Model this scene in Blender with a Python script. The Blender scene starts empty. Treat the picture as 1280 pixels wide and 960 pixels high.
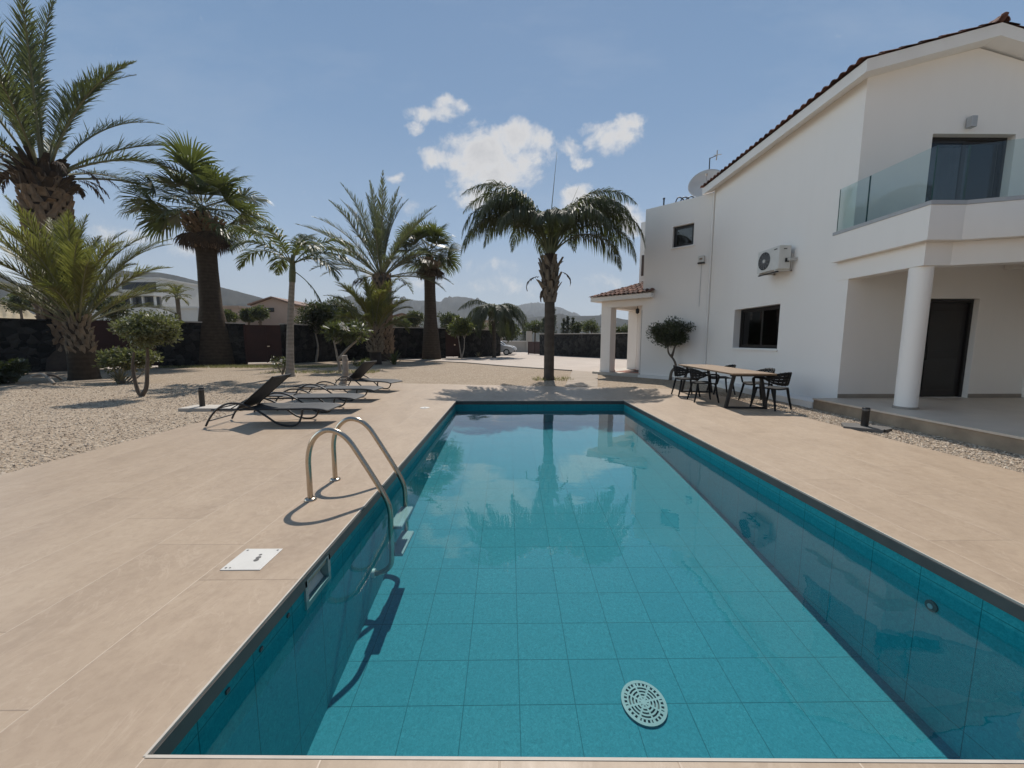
import bpy, math, random
import numpy as np
from mathutils import Vector, Matrix
random.seed(7); RNG = np.random.default_rng(11)
SC = bpy.context.scene
COL = SC.collection
R = math.radians
PI = math.pi

# ------------------------------------------------------------------ mesh helpers
class MB:
    def __init__(s): s.v = []; s.g = []; s.n = 0
    def add(s, V, F, smooth=False):
        V = np.asarray(V, float).reshape(-1, 3)
        by = {}
        for f in F: by.setdefault(len(f), []).append(f)
        for k, fs in by.items(): s.g.append((np.asarray(fs, int) + s.n, smooth))
        s.v.append(V); s.n += len(V); return s
    def bulk(s, V, F, smooth=False):
        V = np.asarray(V, float).reshape(-1, 3)
        s.g.append((np.asarray(F, int) + s.n, smooth)); s.v.append(V); s.n += len(V)
    def obox(s, o, u, v, w):
        o, u, v, w = [np.asarray(a, float) for a in (o, u, v, w)]
        if np.dot(np.cross(u, v), w) < 0: u, v = v, u
        P = [o, o+u, o+u+v, o+v, o+w, o+u+w, o+u+v+w, o+v+w]
        return s.add(P, [(3,2,1,0),(4,5,6,7),(0,1,5,4),(1,2,6,5),(2,3,7,6),(3,0,4,7)])
    def box(s, x0, x1, y0, y1, z0, z1):
        return s.obox((x0,y0,z0), (x1-x0,0,0), (0,y1-y0,0), (0,0,z1-z0))
    def prism(s, poly, z0, z1):
        n = len(poly); a = sum(poly[i][0]*poly[(i+1)%n][1]-poly[(i+1)%n][0]*poly[i][1] for i in range(n))
        if a < 0: poly = poly[::-1]
        V = [(x,y,z0) for x,y in poly]+[(x,y,z1) for x,y in poly]
        F = [tuple(range(n))[::-1], tuple(range(n,2*n))]+[(i,(i+1)%n,(i+1)%n+n,i+n) for i in range(n)]
        return s.add(V, F)
    def sheet(s, poly, z):
        n = len(poly); a = sum(poly[i][0]*poly[(i+1)%n][1]-poly[(i+1)%n][0]*poly[i][1] for i in range(n))
        if a < 0: poly = poly[::-1]
        return s.add([(x,y,z) for x,y in poly], [tuple(range(n))])
    def tube(s, pts, r, n=8, caps=True, smooth=True):
        P = np.asarray(pts, float); m = len(P)
        r = np.full(m, r) if np.isscalar(r) else np.asarray(r, float)
        T = np.gradient(P, axis=0); T /= np.linalg.norm(T, axis=1)[:, None]+1e-12
        up = np.array([0,0,1.]) if abs(T[0][2]) < .9 else np.array([1.,0,0])
        a = np.cross(up, T[0]); a /= np.linalg.norm(a)
        V = []; th = np.linspace(0, 2*PI, n, endpoint=False)
        for i in range(m):
            a = a-T[i]*np.dot(a, T[i]); a /= np.linalg.norm(a)+1e-12; b = np.cross(T[i], a)
            V.append(P[i]+r[i]*(np.cos(th)[:,None]*a+np.sin(th)[:,None]*b))
        V = np.concatenate(V)
        F = [(i*n+j, i*n+(j+1)%n, (i+1)*n+(j+1)%n, (i+1)*n+j) for i in range(m-1) for j in range(n)]
        s.add(V, F, smooth)
        if caps:
            s.add(V[:n], [tuple(range(n))[::-1]]); s.add(V[-n:], [tuple(range(n))])
        return s
    def lathe(s, prof, n=24, c=(0,0,0), smooth=True, caps=True, wob=0):
        th = np.linspace(0, 2*PI, n, endpoint=False); V = []
        for r, z in prof:
            k = 1+(wob*RNG.normal(size=n) if wob else 0)
            V.append(np.stack([r*k*np.cos(th)+c[0], r*k*np.sin(th)+c[1], np.full(n, z)+c[2]], 1))
        m = len(prof); V = np.concatenate(V)
        F = [(i*n+j, i*n+(j+1)%n, (i+1)*n+(j+1)%n, (i+1)*n+j) for i in range(m-1) for j in range(n)]
        s.add(V, F, smooth)
        if caps:
            if prof[0][0] > 1e-4: s.add(V[:n], [tuple(range(n))[::-1]])
            if prof[-1][0] > 1e-4: s.add(V[-n:], [tuple(range(n))])
        return s
    def build(s, name, mat, parent=None, world=False, bevel=0, sub=0, solid=0):
        me = bpy.data.meshes.new(name)
        V = np.concatenate(s.v); me.vertices.add(len(V)); me.vertices.foreach_set('co', V.ravel())
        lv = np.concatenate([g.ravel() for g, _ in s.g])
        tot = np.concatenate([np.full(len(g), g.shape[1]) for g, _ in s.g])
        st = np.concatenate([[0], np.cumsum(tot)[:-1]])
        sm = np.concatenate([np.full(len(g), q) for g, q in s.g])
        me.loops.add(len(lv)); me.loops.foreach_set('vertex_index', lv)
        me.polygons.add(len(tot)); me.polygons.foreach_set('loop_start', st)
        me.polygons.foreach_set('use_smooth', sm)
        me.update(calc_edges=True); me.validate()
        if mat: me.materials.append(mat)
        o = bpy.data.objects.new(name, me); COL.objects.link(o)
        if parent:
            o.parent = parent
            if world:
                q = Vector((0,0,0)); p = parent
                while p: q += Vector(p.location); p = p.parent
                o.location = -q
        if solid:
            m = o.modifiers.new('solid', 'SOLIDIFY'); m.thickness = solid; m.offset = 0
        if bevel:
            m = o.modifiers.new('bevel', 'BEVEL'); m.width = bevel; m.segments = 2; m.limit_method = 'ANGLE'; m.angle_limit = R(40)
        return o

def thing(name, label, cat, loc=(0,0,0), rz=0, group=None):
    o = bpy.data.objects.new(name, None); COL.objects.link(o); o.empty_display_size = .2
    o.location = loc; o.rotation_euler = (0,0,rz); o['label'] = label; o['category'] = cat
    if group: o['group'] = group
    return o
def tag(o, label, cat, group=None):
    o['label'] = label; o['category'] = cat
    if group: o['group'] = group
    return o
def struct(o, kind='structure'): o['kind'] = kind; return o
def copy_tree(o, parent=None):
    c = o.copy(); COL.objects.link(c)
    if parent: c.parent = parent
    for ch in o.children: copy_tree(ch, c)
    return c
def smooth_path(pts, n=8):
    P = [np.asarray(p, float) for p in pts]; P = [2*P[0]-P[1]]+P+[2*P[-1]-P[-2]]; out = []
    for i in range(1, len(P)-2):
        for k in range(n):
            t = k/n; a, b, c, d = P[i-1], P[i], P[i+1], P[i+2]
            out.append(.5*((2*b)+(c-a)*t+(2*a-5*b+4*c-d)*t*t+(3*b-a-3*c+d)*t**3))
    out.append(P[-2]); return np.array(out)

# ------------------------------------------------------------------ material helpers
class NT:
    def __init__(s, name):
        s.m = bpy.data.materials.new(name); s.m.use_nodes = True; s.t = s.m.node_tree
        s.t.nodes.clear(); s.out = s.t.nodes.new('ShaderNodeOutputMaterial')
    def n(s, typ, **kw):
        nd = s.t.nodes.new(typ)
        for k, v in kw.items():
            if k.startswith('i_'):
                key = k[2:]; key = int(key) if key.isdigit() else key.replace('_', ' ')
                if hasattr(v, 'is_output') or isinstance(v, bpy.types.NodeSocket): s.t.links.new(v, nd.inputs[key])
                else: nd.inputs[key].default_value = v
            else: setattr(nd, k, v)
        return nd
    def math(s, op, a, b=0.0, c=0.0, clamp=False):
        nd = s.t.nodes.new('ShaderNodeMath'); nd.operation = op; nd.use_clamp = clamp
        for i, v in enumerate((a, b, c)):
            if isinstance(v, bpy.types.NodeSocket): s.t.links.new(v, nd.inputs[i])
            else: nd.inputs[i].default_value = v
        return nd.outputs[0]
    def mix(s, f, a, b, blend='MIX'):
        nd = s.t.nodes.new('ShaderNodeMix'); nd.data_type = 'RGBA'; nd.blend_type = blend
        for i, v in ((0, f), (6, a), (7, b)):
            if isinstance(v, bpy.types.NodeSocket): s.t.links.new(v, nd.inputs[i])
            else: nd.inputs[i].default_value = v if i == 0 else (*v[:3], 1)
        return nd.outputs[2]
    def ramp(s, f, stops):
        nd = s.t.nodes.new('ShaderNodeValToRGB'); s.t.links.new(f, nd.inputs[0]); e = nd.color_ramp.elements
        while len(e) < len(stops): e.new(.5)
        for q, (p, c) in zip(e, stops): q.position = p; q.color = (*c, 1) if len(c) == 3 else c
        return nd.outputs[0]
    def coord(s, kind='Object'): return s.n('ShaderNodeTexCoord').outputs[kind]
    def noise(s, vec, scale, detail=4, rough=.55, dist=0):
        return s.n('ShaderNodeTexNoise', i_Vector=vec, i_Scale=scale, i_Detail=detail, i_Roughness=rough, i_Distortion=dist).outputs['Fac']
    def bump(s, h, strength=.3, dist=.01, normal=None):
        nd = s.n('ShaderNodeBump', i_Height=h, i_Strength=strength, i_Distance=dist)
        if normal is not None: s.t.links.new(normal, nd.inputs['Normal'])
        return nd.outputs[0]
    def pbr(s, col, rough=.6, normal=None, **kw):
        p = s.n('ShaderNodeBsdfPrincipled')
        for k, v in (('Base Color', col), ('Roughness', rough), ('Normal', normal), *kw.items()):
            if v is None: continue
            if isinstance(v, bpy.types.NodeSocket): s.t.links.new(v, p.inputs[k])
            else: p.inputs[k].default_value = (*v[:3], 1) if k in ('Base Color', 'Emission Color') else v
        return p.outputs[0]
    def end(s, sh): s.t.links.new(sh, s.out.inputs[0]); return s.m

def simple(name, c1, c2=None, scale=3., rough=.6, bscale=0, bstr=.2, bdist=.01, spec=.5, metal=0, stretch=(1,1,1)):
    N = NT(name); co = N.coord()
    mp = N.n('ShaderNodeMapping', i_Vector=co); mp.inputs['Scale'].default_value = stretch; v = mp.outputs[0]
    c2 = c2 or tuple(x*.8 for x in c1)
    f = N.noise(v, scale, 5); col = N.ramp(f, [(.3, c1), (.7, c2)])
    nm = N.bump(N.noise(v, bscale, 4), bstr, bdist) if bscale else None
    return N.end(N.pbr(col, rough, nm, **{'Specular IOR Level': spec, 'Metallic': metal}))

def leafmat(name, c1, c2, tr=.3, rough=.45, yellow=None, nscale=.8):
    N = NT(name); g = N.n('ShaderNodeNewGeometry'); rnd = g.outputs['Random Per Island']
    f = N.noise(N.coord(), nscale, 3)
    k = N.math('ADD', N.math('MULTIPLY', rnd, .6), N.math('MULTIPLY', f, .5))
    stops = [(.25, c1), (.8, c2)]
    if yellow: stops.append((.93, yellow))
    col = N.ramp(k, stops)
    p = N.pbr(col, rough, None, **{'Specular IOR Level': .45})
    t = N.n('ShaderNodeBsdfTranslucent', i_Color=N.mix(.5, col, (.30,.36,.06), 'MIX')).outputs[0]
    mx = N.n('ShaderNodeMixShader', i_0=tr, i_1=p, i_2=t)
    return N.end(mx.outputs[0])

M = {}
M['stucco'] = (lambda: (lambda N: N.end(N.pbr(
    N.mix(N.math('MULTIPLY', N.math('SUBTRACT', N.noise(N.n('ShaderNodeMapping', i_Vector=N.coord(), i_Scale=(2.6,2.6,.14)).outputs[0], 2.2, 5, .65), .50, clamp=True), .28), N.mix(N.math('MULTIPLY', N.noise(N.coord(), .7, 5), .35), (.845,.795,.745), (.76,.71,.66)), (.60,.555,.50)), .9,
    N.bump(N.noise(N.coord(), 90, 3), .12, .004, N.bump(N.noise(N.coord(), 2.5, 3), .06, .02)), **{'Specular IOR Level': .25})))(NT('stucco')))()
M['stucco_trim'] = simple('stucco_trim', (.82,.785,.745), (.76,.72,.68), 2, .85, 70, .1, .003, spec=.25)
M['grey_trim'] = simple('grey_trim', (.42,.42,.42), (.36,.36,.37), 4, .5)
M['skirting'] = simple('skirting', (.30,.26,.215), (.24,.205,.17), 4, .5)
M['dark_frame'] = simple('dark_frame', (.016,.013,.011), (.010,.008,.007), 8, .4)
M['wood_door'] = simple('wood_door', (.010,.007,.006), (.006,.0045,.004), 6, .42, 30, .15, .004, stretch=(6,6,.6))
M['brown_wood'] = simple('brown_wood', (.07,.03,.015), (.045,.02,.011), 6, .5)
M['black_metal'] = simple('black_metal', (.014,.014,.015), (.010,.010,.011), 10, .42)
M['black_plastic'] = simple('black_plastic', (.007,.007,.0075), (.010,.010,.0105), 10, .7, spec=.25)
M['sling'] = (lambda: (lambda N: N.end(N.pbr(
    N.mix(N.n('ShaderNodeTexChecker', i_Vector=N.coord(), i_Scale=260.).outputs[1], (.035,.037,.039), (.060,.062,.066)), .7,
    N.bump(N.noise(N.coord(), 6, 2), .15, .02))))(NT('sling')))()
M['steel'] = simple('steel', (.50,.43,.345), (.44,.38,.31), 14, .22, metal=1, bscale=40, bstr=.03)
M['white_plastic'] = simple('white_plastic', (.60,.575,.53), (.54,.52,.48), 5, .5)
M['drain_plastic'] = simple('drain_plastic', (.30,.33,.32), (.25,.28,.27), 5, .6)
M['ac_white'] = simple('ac_white', (.66,.64,.60), (.58,.56,.52), 5, .5)
M['dish'] = simple('dish', (.62,.59,.55), (.54,.51,.48), 3, .6)
M['rust'] = simple('rust', (.055,.017,.011), (.036,.012,.008), 1.5, .7, 30, .1, .003)
M['clay'] = simple('clay', (.27,.10,.055), (.16,.06,.04), 5, .8, 40, .2, .004)
M['terracotta'] = simple('terracotta', (.40,.21,.14), (.33,.17,.11), 6, .8)
M['concrete'] = simple('concrete', (.50,.45,.39), (.42,.38,.33), 1.3, .85, 60, .15, .004)
M['pad_dark'] = simple('pad_dark', (.12,.115,.11), (.085,.08,.075), 5, .7, 30, .2, .004)
M['teak'] = simple('teak', (.28,.19,.118), (.20,.132,.08), 4, .55, 30, .1, .002, stretch=(9,1,9))
M['curtain'] = simple('curtain', (.55,.54,.54), (.42,.42,.42), 3, .9)
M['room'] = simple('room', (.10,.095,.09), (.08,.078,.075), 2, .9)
M['car_silver'] = simple('car_silver', (.42,.43,.44), (.40,.41,.42), 2, .3, metal=.6)
M['car_white'] = simple('car_white', (.80,.80,.80), (.78,.78,.78), 2, .25)
M['tyre'] = simple('tyre', (.02,.02,.02), (.014,.014,.014), 10, .8)
M['lamp_glass'] = simple('lamp_glass', (.55,.57,.58), (.5,.5,.5), 4, .1)
M['far_white'] = simple('far_white', (.74,.73,.71), (.66,.65,.63), .5, .9)
M['far_pink'] = simple('far_pink', (.50,.37,.30), (.43,.32,.26), .5, .9)
M['far_roof'] = simple('far_roof', (.26,.17,.13), (.20,.13,.10), 1, .9)
M['far_glass'] = simple('far_glass', (.03,.035,.04), (.02,.022,.025), .4, .15)
M['bark'] = simple('bark', (.16,.125,.095), (.085,.065,.05), 6, .9, 18, .6, .03, stretch=(1,1,.4))
M['bark_pale'] = simple('bark_pale', (.33,.29,.245), (.21,.185,.155), 3, .85, 22, .4, .01, stretch=(1,1,3))
M['flower'] = simple('flower', (.80,.78,.74), (.7,.68,.62), 5, .6)
def ringed(name, c1, c2, freq, bstr=.6):
    N = NT(name); co = N.coord(); sp = N.n('ShaderNodeSeparateXYZ', i_Vector=co)
    z = N.math('ADD', sp.outputs[2], N.math('MULTIPLY', N.noise(co, 2.2, 4), .22))
    w = N.math('SINE', N.math('MULTIPLY', z, freq)); f = N.noise(co, 5, 6)
    k = N.math('ADD', N.math('MULTIPLY', w, .11), f)
    mp = N.n('ShaderNodeMapping', i_Vector=co); mp.inputs['Scale'].default_value = (14,14,.9)
    fib = N.noise(mp.outputs[0], 2, 4)
    col = N.mix(N.math('MULTIPLY', fib, .55), N.ramp(k, [(.25, c2), (.75, c1)]), tuple(x*.55 for x in c2))
    nm = N.bump(N.math('ADD', k, N.math('MULTIPLY', fib, .8)), bstr, .03)
    return N.end(N.pbr(col, .9, nm, **{'Specular IOR Level': .2}))
M['wash_trunk'] = ringed('wash_trunk', (.095,.070,.048), (.055,.040,.028), 34, .4)
M['queen_trunk'] = ringed('queen_trunk', (.125,.105,.085), (.075,.062,.050), 21, .4)
M['fox_trunk'] = ringed('fox_trunk', (.40,.36,.31), (.24,.21,.175), 42, .4)
M['boots'] = simple('boots', (.30,.215,.14), (.15,.105,.07), 3.5, .9, 20, .5, .02)
M['boots_grey'] = simple('boots_grey', (.215,.175,.13), (.10,.082,.062), 3.5, .9, 20, .5, .02)
M['boots_dark'] = simple('boots_dark', (.075,.052,.036), (.04,.028,.021), 3.5, .9, 20, .5, .02)
M['boots_pale'] = simple('boots_pale', (.27,.215,.15), (.13,.10,.07), 4, .9, 20, .5, .02)
M['straw'] = simple('straw', (.16,.105,.065), (.07,.045,.03), 6, .9)
M['dead_leaf'] = simple('dead_leaf', (.11,.075,.05), (.05,.036,.026), 4, .9)
M['green_shaft'] = simple('green_shaft', (.14,.16,.08), (.09,.10,.05), 5, .6)
M['rachis'] = simple('rachis', (.20,.20,.10), (.14,.13,.07), 4, .6)
M['date_leaf'] = leafmat('date_leaf', (.040,.052,.030), (.085,.10,.060), .22)
M['date_grey'] = leafmat('date_grey', (.055,.066,.048), (.12,.13,.10), .22)
M['date_yellow'] = leafmat('date_yellow', (.095,.092,.026), (.185,.165,.055), .35, yellow=(.24,.19,.08))
M['fan_leaf'] = leafmat('fan_leaf', (.034,.047,.018), (.082,.100,.036), .25, yellow=(.11,.095,.04))
M['queen_leaf'] = leafmat('queen_leaf', (.026,.034,.020), (.065,.075,.045), .22, .6)
M['fox_leaf'] = leafmat('fox_leaf', (.030,.044,.016), (.080,.095,.035), .25)
M['olive_leaf'] = leafmat('olive_leaf', (.020,.026,.013), (.050,.058,.030), .2, nscale=3)
M['bush_leaf'] = leafmat('bush_leaf', (.075,.078,.038), (.16,.155,.080), .3, nscale=3)
M['dark_leaf'] = leafmat('dark_leaf', (.014,.020,.010), (.034,.043,.020), .2, nscale=2)
M['mid_leaf'] = leafmat('mid_leaf', (.030,.040,.020), (.070,.082,.040), .25, nscale=1)
M['yel_leaf'] = leafmat('yel_leaf', (.055,.066,.024), (.115,.125,.048), .3, nscale=2)
M['cyp_leaf'] = leafmat('cyp_leaf', (.013,.019,.012), (.028,.036,.022), .1, nscale=1)
M['dry_leaf'] = leafmat('dry_leaf', (.14,.12,.085), (.26,.22,.15), .2, nscale=2)

def schlick(N, f0, nm=None, p=5.):
    lw = N.n('ShaderNodeLayerWeight', i_Blend=.5)
    if nm is not None: N.t.links.new(nm, lw.inputs['Normal'])
    return N.math('MULTIPLY_ADD', N.math('POWER', lw.outputs['Facing'], p), 1-f0, f0)
def m_glass(name, tint, base=.04):
    N = NT(name); fr = schlick(N, base)
    a = N.n('ShaderNodeBsdfTransparent', i_Color=(*tint,1)).outputs[0]
    b = N.n('ShaderNodeBsdfGlossy', i_Roughness=.01, i_Color=(1,1,1,1)).outputs[0]
    return N.end(N.n('ShaderNodeMixShader', i_0=fr, i_1=a, i_2=b).outputs[0])
M['glass_green'] = m_glass('glass_green', (.86,.92,.915))
M['glass_clear'] = m_glass('glass_clear', (.62,.64,.66))
M['glass_edge'] = simple('glass_edge', (.05,.10,.095), (.04,.085,.08), 5, .2)
M['glass_dark'] = m_glass('glass_dark', (.20,.21,.22))

def m_deck():
    N = NT('deck_tile'); co = N.coord(); sp = N.n('ShaderNodeSeparateXYZ', i_Vector=co); x, y = sp.outputs[0], sp.outputs[1]
    u = N.math('DIVIDE', N.math('ADD', x, 61.23), .6); cu = N.math('FLOOR', u); fu = N.math('FRACT', u)
    yo = N.math('ADD', y, N.math('MULTIPLY', cu, .4)); v = N.math('DIVIDE', N.math('ADD', yo, 60.27), 1.2); cv = N.math('FLOOR', v); fv = N.math('FRACT', v)
    du = N.math('MULTIPLY', N.math('MINIMUM', fu, N.math('SUBTRACT', 1, fu)), .6)
    dv = N.math('MULTIPLY', N.math('MINIMUM', fv, N.math('SUBTRACT', 1, fv)), 1.2)
    ju = N.math('SUBTRACT', 1, N.math('SMOOTH_MIN', N.math('DIVIDE', du, .0042), 1, .3), clamp=True)
    jv = N.math('SUBTRACT', 1, N.math('SMOOTH_MIN', N.math('DIVIDE', dv, .0042), 1, .3), clamp=True)
    rn = N.n('ShaderNodeTexWhiteNoise', noise_dimensions='3D', i_Vector=N.n('ShaderNodeCombineXYZ', i_X=cu, i_Y=cv, i_Z=3.).outputs[0])
    off = N.n('ShaderNodeVectorMath', operation='SCALE', i_0=rn.outputs['Color'], i_Scale=9.).outputs[0]
    pv = N.n('ShaderNodeVectorMath', operation='ADD', i_0=co, i_1=off).outputs[0]
    mp = N.n('ShaderNodeMapping', i_Vector=pv); mp.inputs['Scale'].default_value = (1.,.45,1.); mp.inputs['Rotation'].default_value = (0,0,.5); q = mp.outputs[0]
    n1 = N.noise(q, 2.2, 6, .62, .6); n2 = N.noise(q, 9, 5, .65); n3 = N.noise(pv, 60, 3)
    base = N.ramp(n1, [(.26, (.305,.226,.158)), (.5, (.380,.286,.201)), (.76, (.448,.348,.250))])
    n4 = N.noise(pv, 17, 6, .7); base = N.mix(N.math('MULTIPLY', N.math('SUBTRACT', n4, .45, clamp=True), 1.1, clamp=True), base, (.50,.395,.290)); base = N.mix(N.math('MULTIPLY', N.math('SUBTRACT', .50, n4, clamp=True), 1.4, clamp=True), base, (.215,.155,.108))
    base = N.mix(N.math('MULTIPLY', n2, .36), base, (.315,.232,.166))
    vn = N.noise(q, 2.6, 5, .6, 1.6); vein = N.math('SUBTRACT', 1, N.math('MULTIPLY', N.math('ABSOLUTE', N.math('SUBTRACT', vn, .5)), 70), clamp=True)
    base = N.mix(N.math('MULTIPLY', vein, N.math('MULTIPLY', n2, .36)), base, (.58,.47,.36))
    vn2 = N.noise(q, 5.5, 4, .6, 2.2); vein2 = N.math('SUBTRACT', 1, N.math('MULTIPLY', N.math('ABSOLUTE', N.math('SUBTRACT', vn2, .46)), 90), clamp=True)
    base = N.mix(N.math('MULTIPLY', vein2, N.math('MULTIPLY', n1, .42)), base, (.25,.175,.12))
    base = N.mix(N.math('MULTIPLY', rn.outputs['Value'], .16), base, (.44,.345,.255))
    dirt = N.noise(co, .55, 5); base = N.mix(N.math('MULTIPLY', N.math('SUBTRACT', dirt, .35, clamp=True), .8), base, (.29,.215,.155))
    base = N.mix(N.math('MULTIPLY', ju, .42), base, (.56,.46,.36)); base = N.mix(N.math('MULTIPLY', jv, .6), base, (.20,.15,.11))
    h = N.math('ADD', N.math('MULTIPLY', n3, .25), N.math('ADD', N.math('MULTIPLY', n2, .6), N.math('MULTIPLY', N.math('MAXIMUM', ju, jv), -1.2)))
    rg = N.math('ADD', .34, N.math('MULTIPLY', n2, .3))
    return N.end(N.pbr(base, rg, N.bump(h, .35, .004), **{'Specular IOR Level': .4}))
M['deck'] = m_deck()

def m_gravel(name, fine=1., c=((.31,.235,.168),(.41,.325,.24),(.53,.44,.34))):
    N = NT(name); co = N.coord()
    wv = N.n('ShaderNodeVectorMath', operation='ADD', i_0=co, i_1=N.n('ShaderNodeVectorMath', operation='SCALE', i_0=N.n('ShaderNodeTexNoise', i_Vector=co, i_Scale=9.).outputs['Color'], i_Scale=.05).outputs[0]).outputs[0]
    v1 = N.n('ShaderNodeTexVoronoi', i_Vector=wv, i_Scale=26.*fine, i_Randomness=1.)
    v2 = N.n('ShaderNodeTexVoronoi', i_Vector=wv, i_Scale=55.*fine)
    r1 = N.n('ShaderNodeSeparateColor', i_0=v1.outputs['Color']).outputs[0]
    col = N.ramp(r1, [(.0, c[0]), (.5, c[1]), (1., c[2])])
    gap = N.math('MULTIPLY', N.math('SUBTRACT', v1.outputs['Distance'], .42), 2.4, clamp=True)
    col = N.mix(N.math('MULTIPLY', gap, .55), col, (.16,.12,.085))
    mid_ = N.noise(co, 1.7, 5, .6); col = N.mix(N.math('MULTIPLY', N.math('SUBTRACT', mid_, .48, clamp=True), 1.8), col, (.27,.20,.14))
    big = N.noise(co, .35, 5, .6); col = N.mix(N.math('MULTIPLY', N.math('SUBTRACT', big, .42, clamp=True), 1.6), col, (.34,.265,.19))
    h = N.math('ADD', N.math('SUBTRACT', 1, v1.outputs['Distance']), N.math('MULTIPLY', N.math('SUBTRACT', 1, v2.outputs['Distance']), .35))
    return N.end(N.pbr(col, .9, N.bump(h, .9, .03), **{'Specular IOR Level': .2}))
M['gravel'] = m_gravel('gravel')
M['gravel_far'] = m_gravel('soil', .5, ((.26,.20,.15),(.36,.30,.22),(.46,.39,.30)))
N = NT('stone'); rr = N.n('ShaderNodeNewGeometry').outputs['Random Per Island']
M['stone'] = N.end(N.pbr(N.ramp(rr, [(0,(.33,.25,.18)),(.5,(.43,.34,.255)),(1,(.56,.47,.365))]), .85, N.bump(N.noise(N.coord(), 80, 3), .3, .003)))

def m_pool(name, axes, off, g=(1,1,1)):
    N = NT(name); co = N.coord(); sp = N.n('ShaderNodeSeparateXYZ', i_Vector=co); TT = (.385,.333,.8)
    ds = []; cs = []
    for a, o in zip(axes, off):
        T = TT[a]
        u = N.math('DIVIDE', N.math('ADD', sp.outputs[a], 100*T-o), T); f = N.math('FRACT', u); cs.append(N.math('FLOOR', u))
        ds.append(N.math('MULTIPLY', N.math('MINIMUM', f, N.math('SUBTRACT', 1, f)), T))
    j = N.math('SUBTRACT', 1, N.math('MULTIPLY', N.math('SUBTRACT', N.math('MINIMUM', ds[0], ds[1]), .0012), 420), clamp=True)
    rn = N.n('ShaderNodeTexWhiteNoise', noise_dimensions='2D', i_Vector=N.n('ShaderNodeCombineXYZ', i_X=cs[0], i_Y=cs[1]).outputs[0]).outputs['Value']
    n1 = N.noise(co, 45, 5, .75, 1.2); n2 = N.noise(co, 3, 4)
    t = lambda *c: tuple(a*b for a, b in zip(c, g))
    col = N.ramp(n1, [(.30, t(.023,.138,.170)), (.5, t(.040,.208,.246)), (.72, t(.072,.292,.330))])
    col = N.mix(N.math('MULTIPLY', n2, .35), col, t(.034,.186,.222)); col = N.mix(N.math('MULTIPLY', rn, .25), col, t(.028,.170,.212))
    col = N.mix(N.math('MULTIPLY', j, .68), col, t(.007,.050,.061))
    return N.end(N.pbr(col, .6, N.bump(N.math('SUBTRACT', N.math('MULTIPLY', n1, .3), j), .25, .004), **{'Specular IOR Level': .06}))
M['pool_floor'] = m_pool('pool_floor', (0,1), (.077,2.37))
M['pool_side'] = m_pool('pool_side', (1,2), (2.37,-.95), (.7,1.42,1.32))
M['pool_end'] = m_pool('pool_end', (0,2), (.08,-.95), (.7,1.42,1.32))
M['coping'] = simple('coping', (.070,.066,.062), (.045,.043,.041), 6, .5, 60, .2, .003)
M['grout_white'] = simple('grout_white', (.50,.45,.385), (.42,.375,.32), 8, .7)
def m_water():
    N = NT('water'); co = N.coord()
    mp = N.n('ShaderNodeMapping', i_Vector=co); mp.inputs['Scale'].default_value = (.7,1.,1.)
    h = N.math('ADD', N.noise(mp.outputs[0], 2.2, 2, .4), N.math('MULTIPLY', N.noise(mp.outputs[0], 11, 2, .5), .10))
    nm = N.bump(h, .075, .05)
    fr = schlick(N, .026, nm, 4.2)
    a = N.n('ShaderNodeBsdfTransparent', i_Color=(.74,.95,.97,1)).outputs[0]
    b = N.n('ShaderNodeBsdfGlossy', i_Roughness=.0, i_Normal=nm, i_Color=(1,1,1,1)).outputs[0]
    return N.end(N.n('ShaderNodeMixShader', i_0=fr, i_1=a, i_2=b).outputs[0])
M['water'] = m_water()
def m_stonewall():
    N = NT('dark_stone'); co = N.coord()
    wv = N.n('ShaderNodeVectorMath', operation='ADD', i_0=co, i_1=N.n('ShaderNodeVectorMath', operation='SCALE', i_0=N.n('ShaderNodeTexNoise', i_Vector=co, i_Scale=3.).outputs['Color'], i_Scale=.25).outputs[0]).outputs[0]
    v = N.n('ShaderNodeTexVoronoi', i_Vector=wv, i_Scale=3.2); e = N.n('ShaderNodeTexVoronoi', feature='DISTANCE_TO_EDGE', i_Vector=wv, i_Scale=3.2)
    r = N.n('ShaderNodeSeparateColor', i_0=v.outputs['Color']).outputs[0]
    col = N.ramp(r, [(0,(.008,.008,.0075)), (.6,(.022,.0205,.0185)), (1,(.058,.054,.048))])
    col = N.mix(N.math('MULTIPLY', N.noise(co, 14, 4), .5), col, (.011,.0105,.010))
    h = N.math('MINIMUM', N.math('MULTIPLY', e.outputs['Distance'], 5), 1)
    return N.end(N.pbr(col, .85, N.bump(N.math('ADD', h, N.math('MULTIPLY', N.noise(co, 20, 4), .3)), .9, .05), **{'Specular IOR Level': .3}))
M['dark_stone'] = m_stonewall()
def m_terrain(name, cols, scale, sc2):
    N = NT(name); co = N.coord(); n = N.noise(co, scale, 6, .6); n2 = N.noise(co, sc2, 5, .7)
    col = N.ramp(N.math('ADD', N.math('MULTIPLY', n, .7), N.math('MULTIPLY', n2, .3)), cols)
    return N.end(N.pbr(col, .95, None, **{'Specular IOR Level': .1}))
M['ground'] = m_terrain('ground', [(.3,(.10,.105,.05)), (.5,(.24,.20,.125)), (.65,(.33,.27,.18))], .012, .1)
M['hill'] = m_terrain('hill', [(.35,(.011,.014,.011)), (.5,(.021,.023,.018)), (.70,(.045,.041,.032))], .006, .05)
M['drive'] = simple('drive', (.46,.39,.33), (.40,.335,.28), .6, .85, 50, .15, .005)
M['path'] = simple('path', (.36,.30,.24), (.30,.245,.195), 2, .9, 70, .3, .006)
M['porch_floor'] = simple('porch_floor', (.62,.53,.44), (.52,.44,.36), 1.5, .45, 40, .05, .003, spec=.3)
M['platform_edge'] = simple('platform_edge', (.36,.275,.195), (.20,.152,.108), 3, .8, 30, .3, .005)
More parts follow.
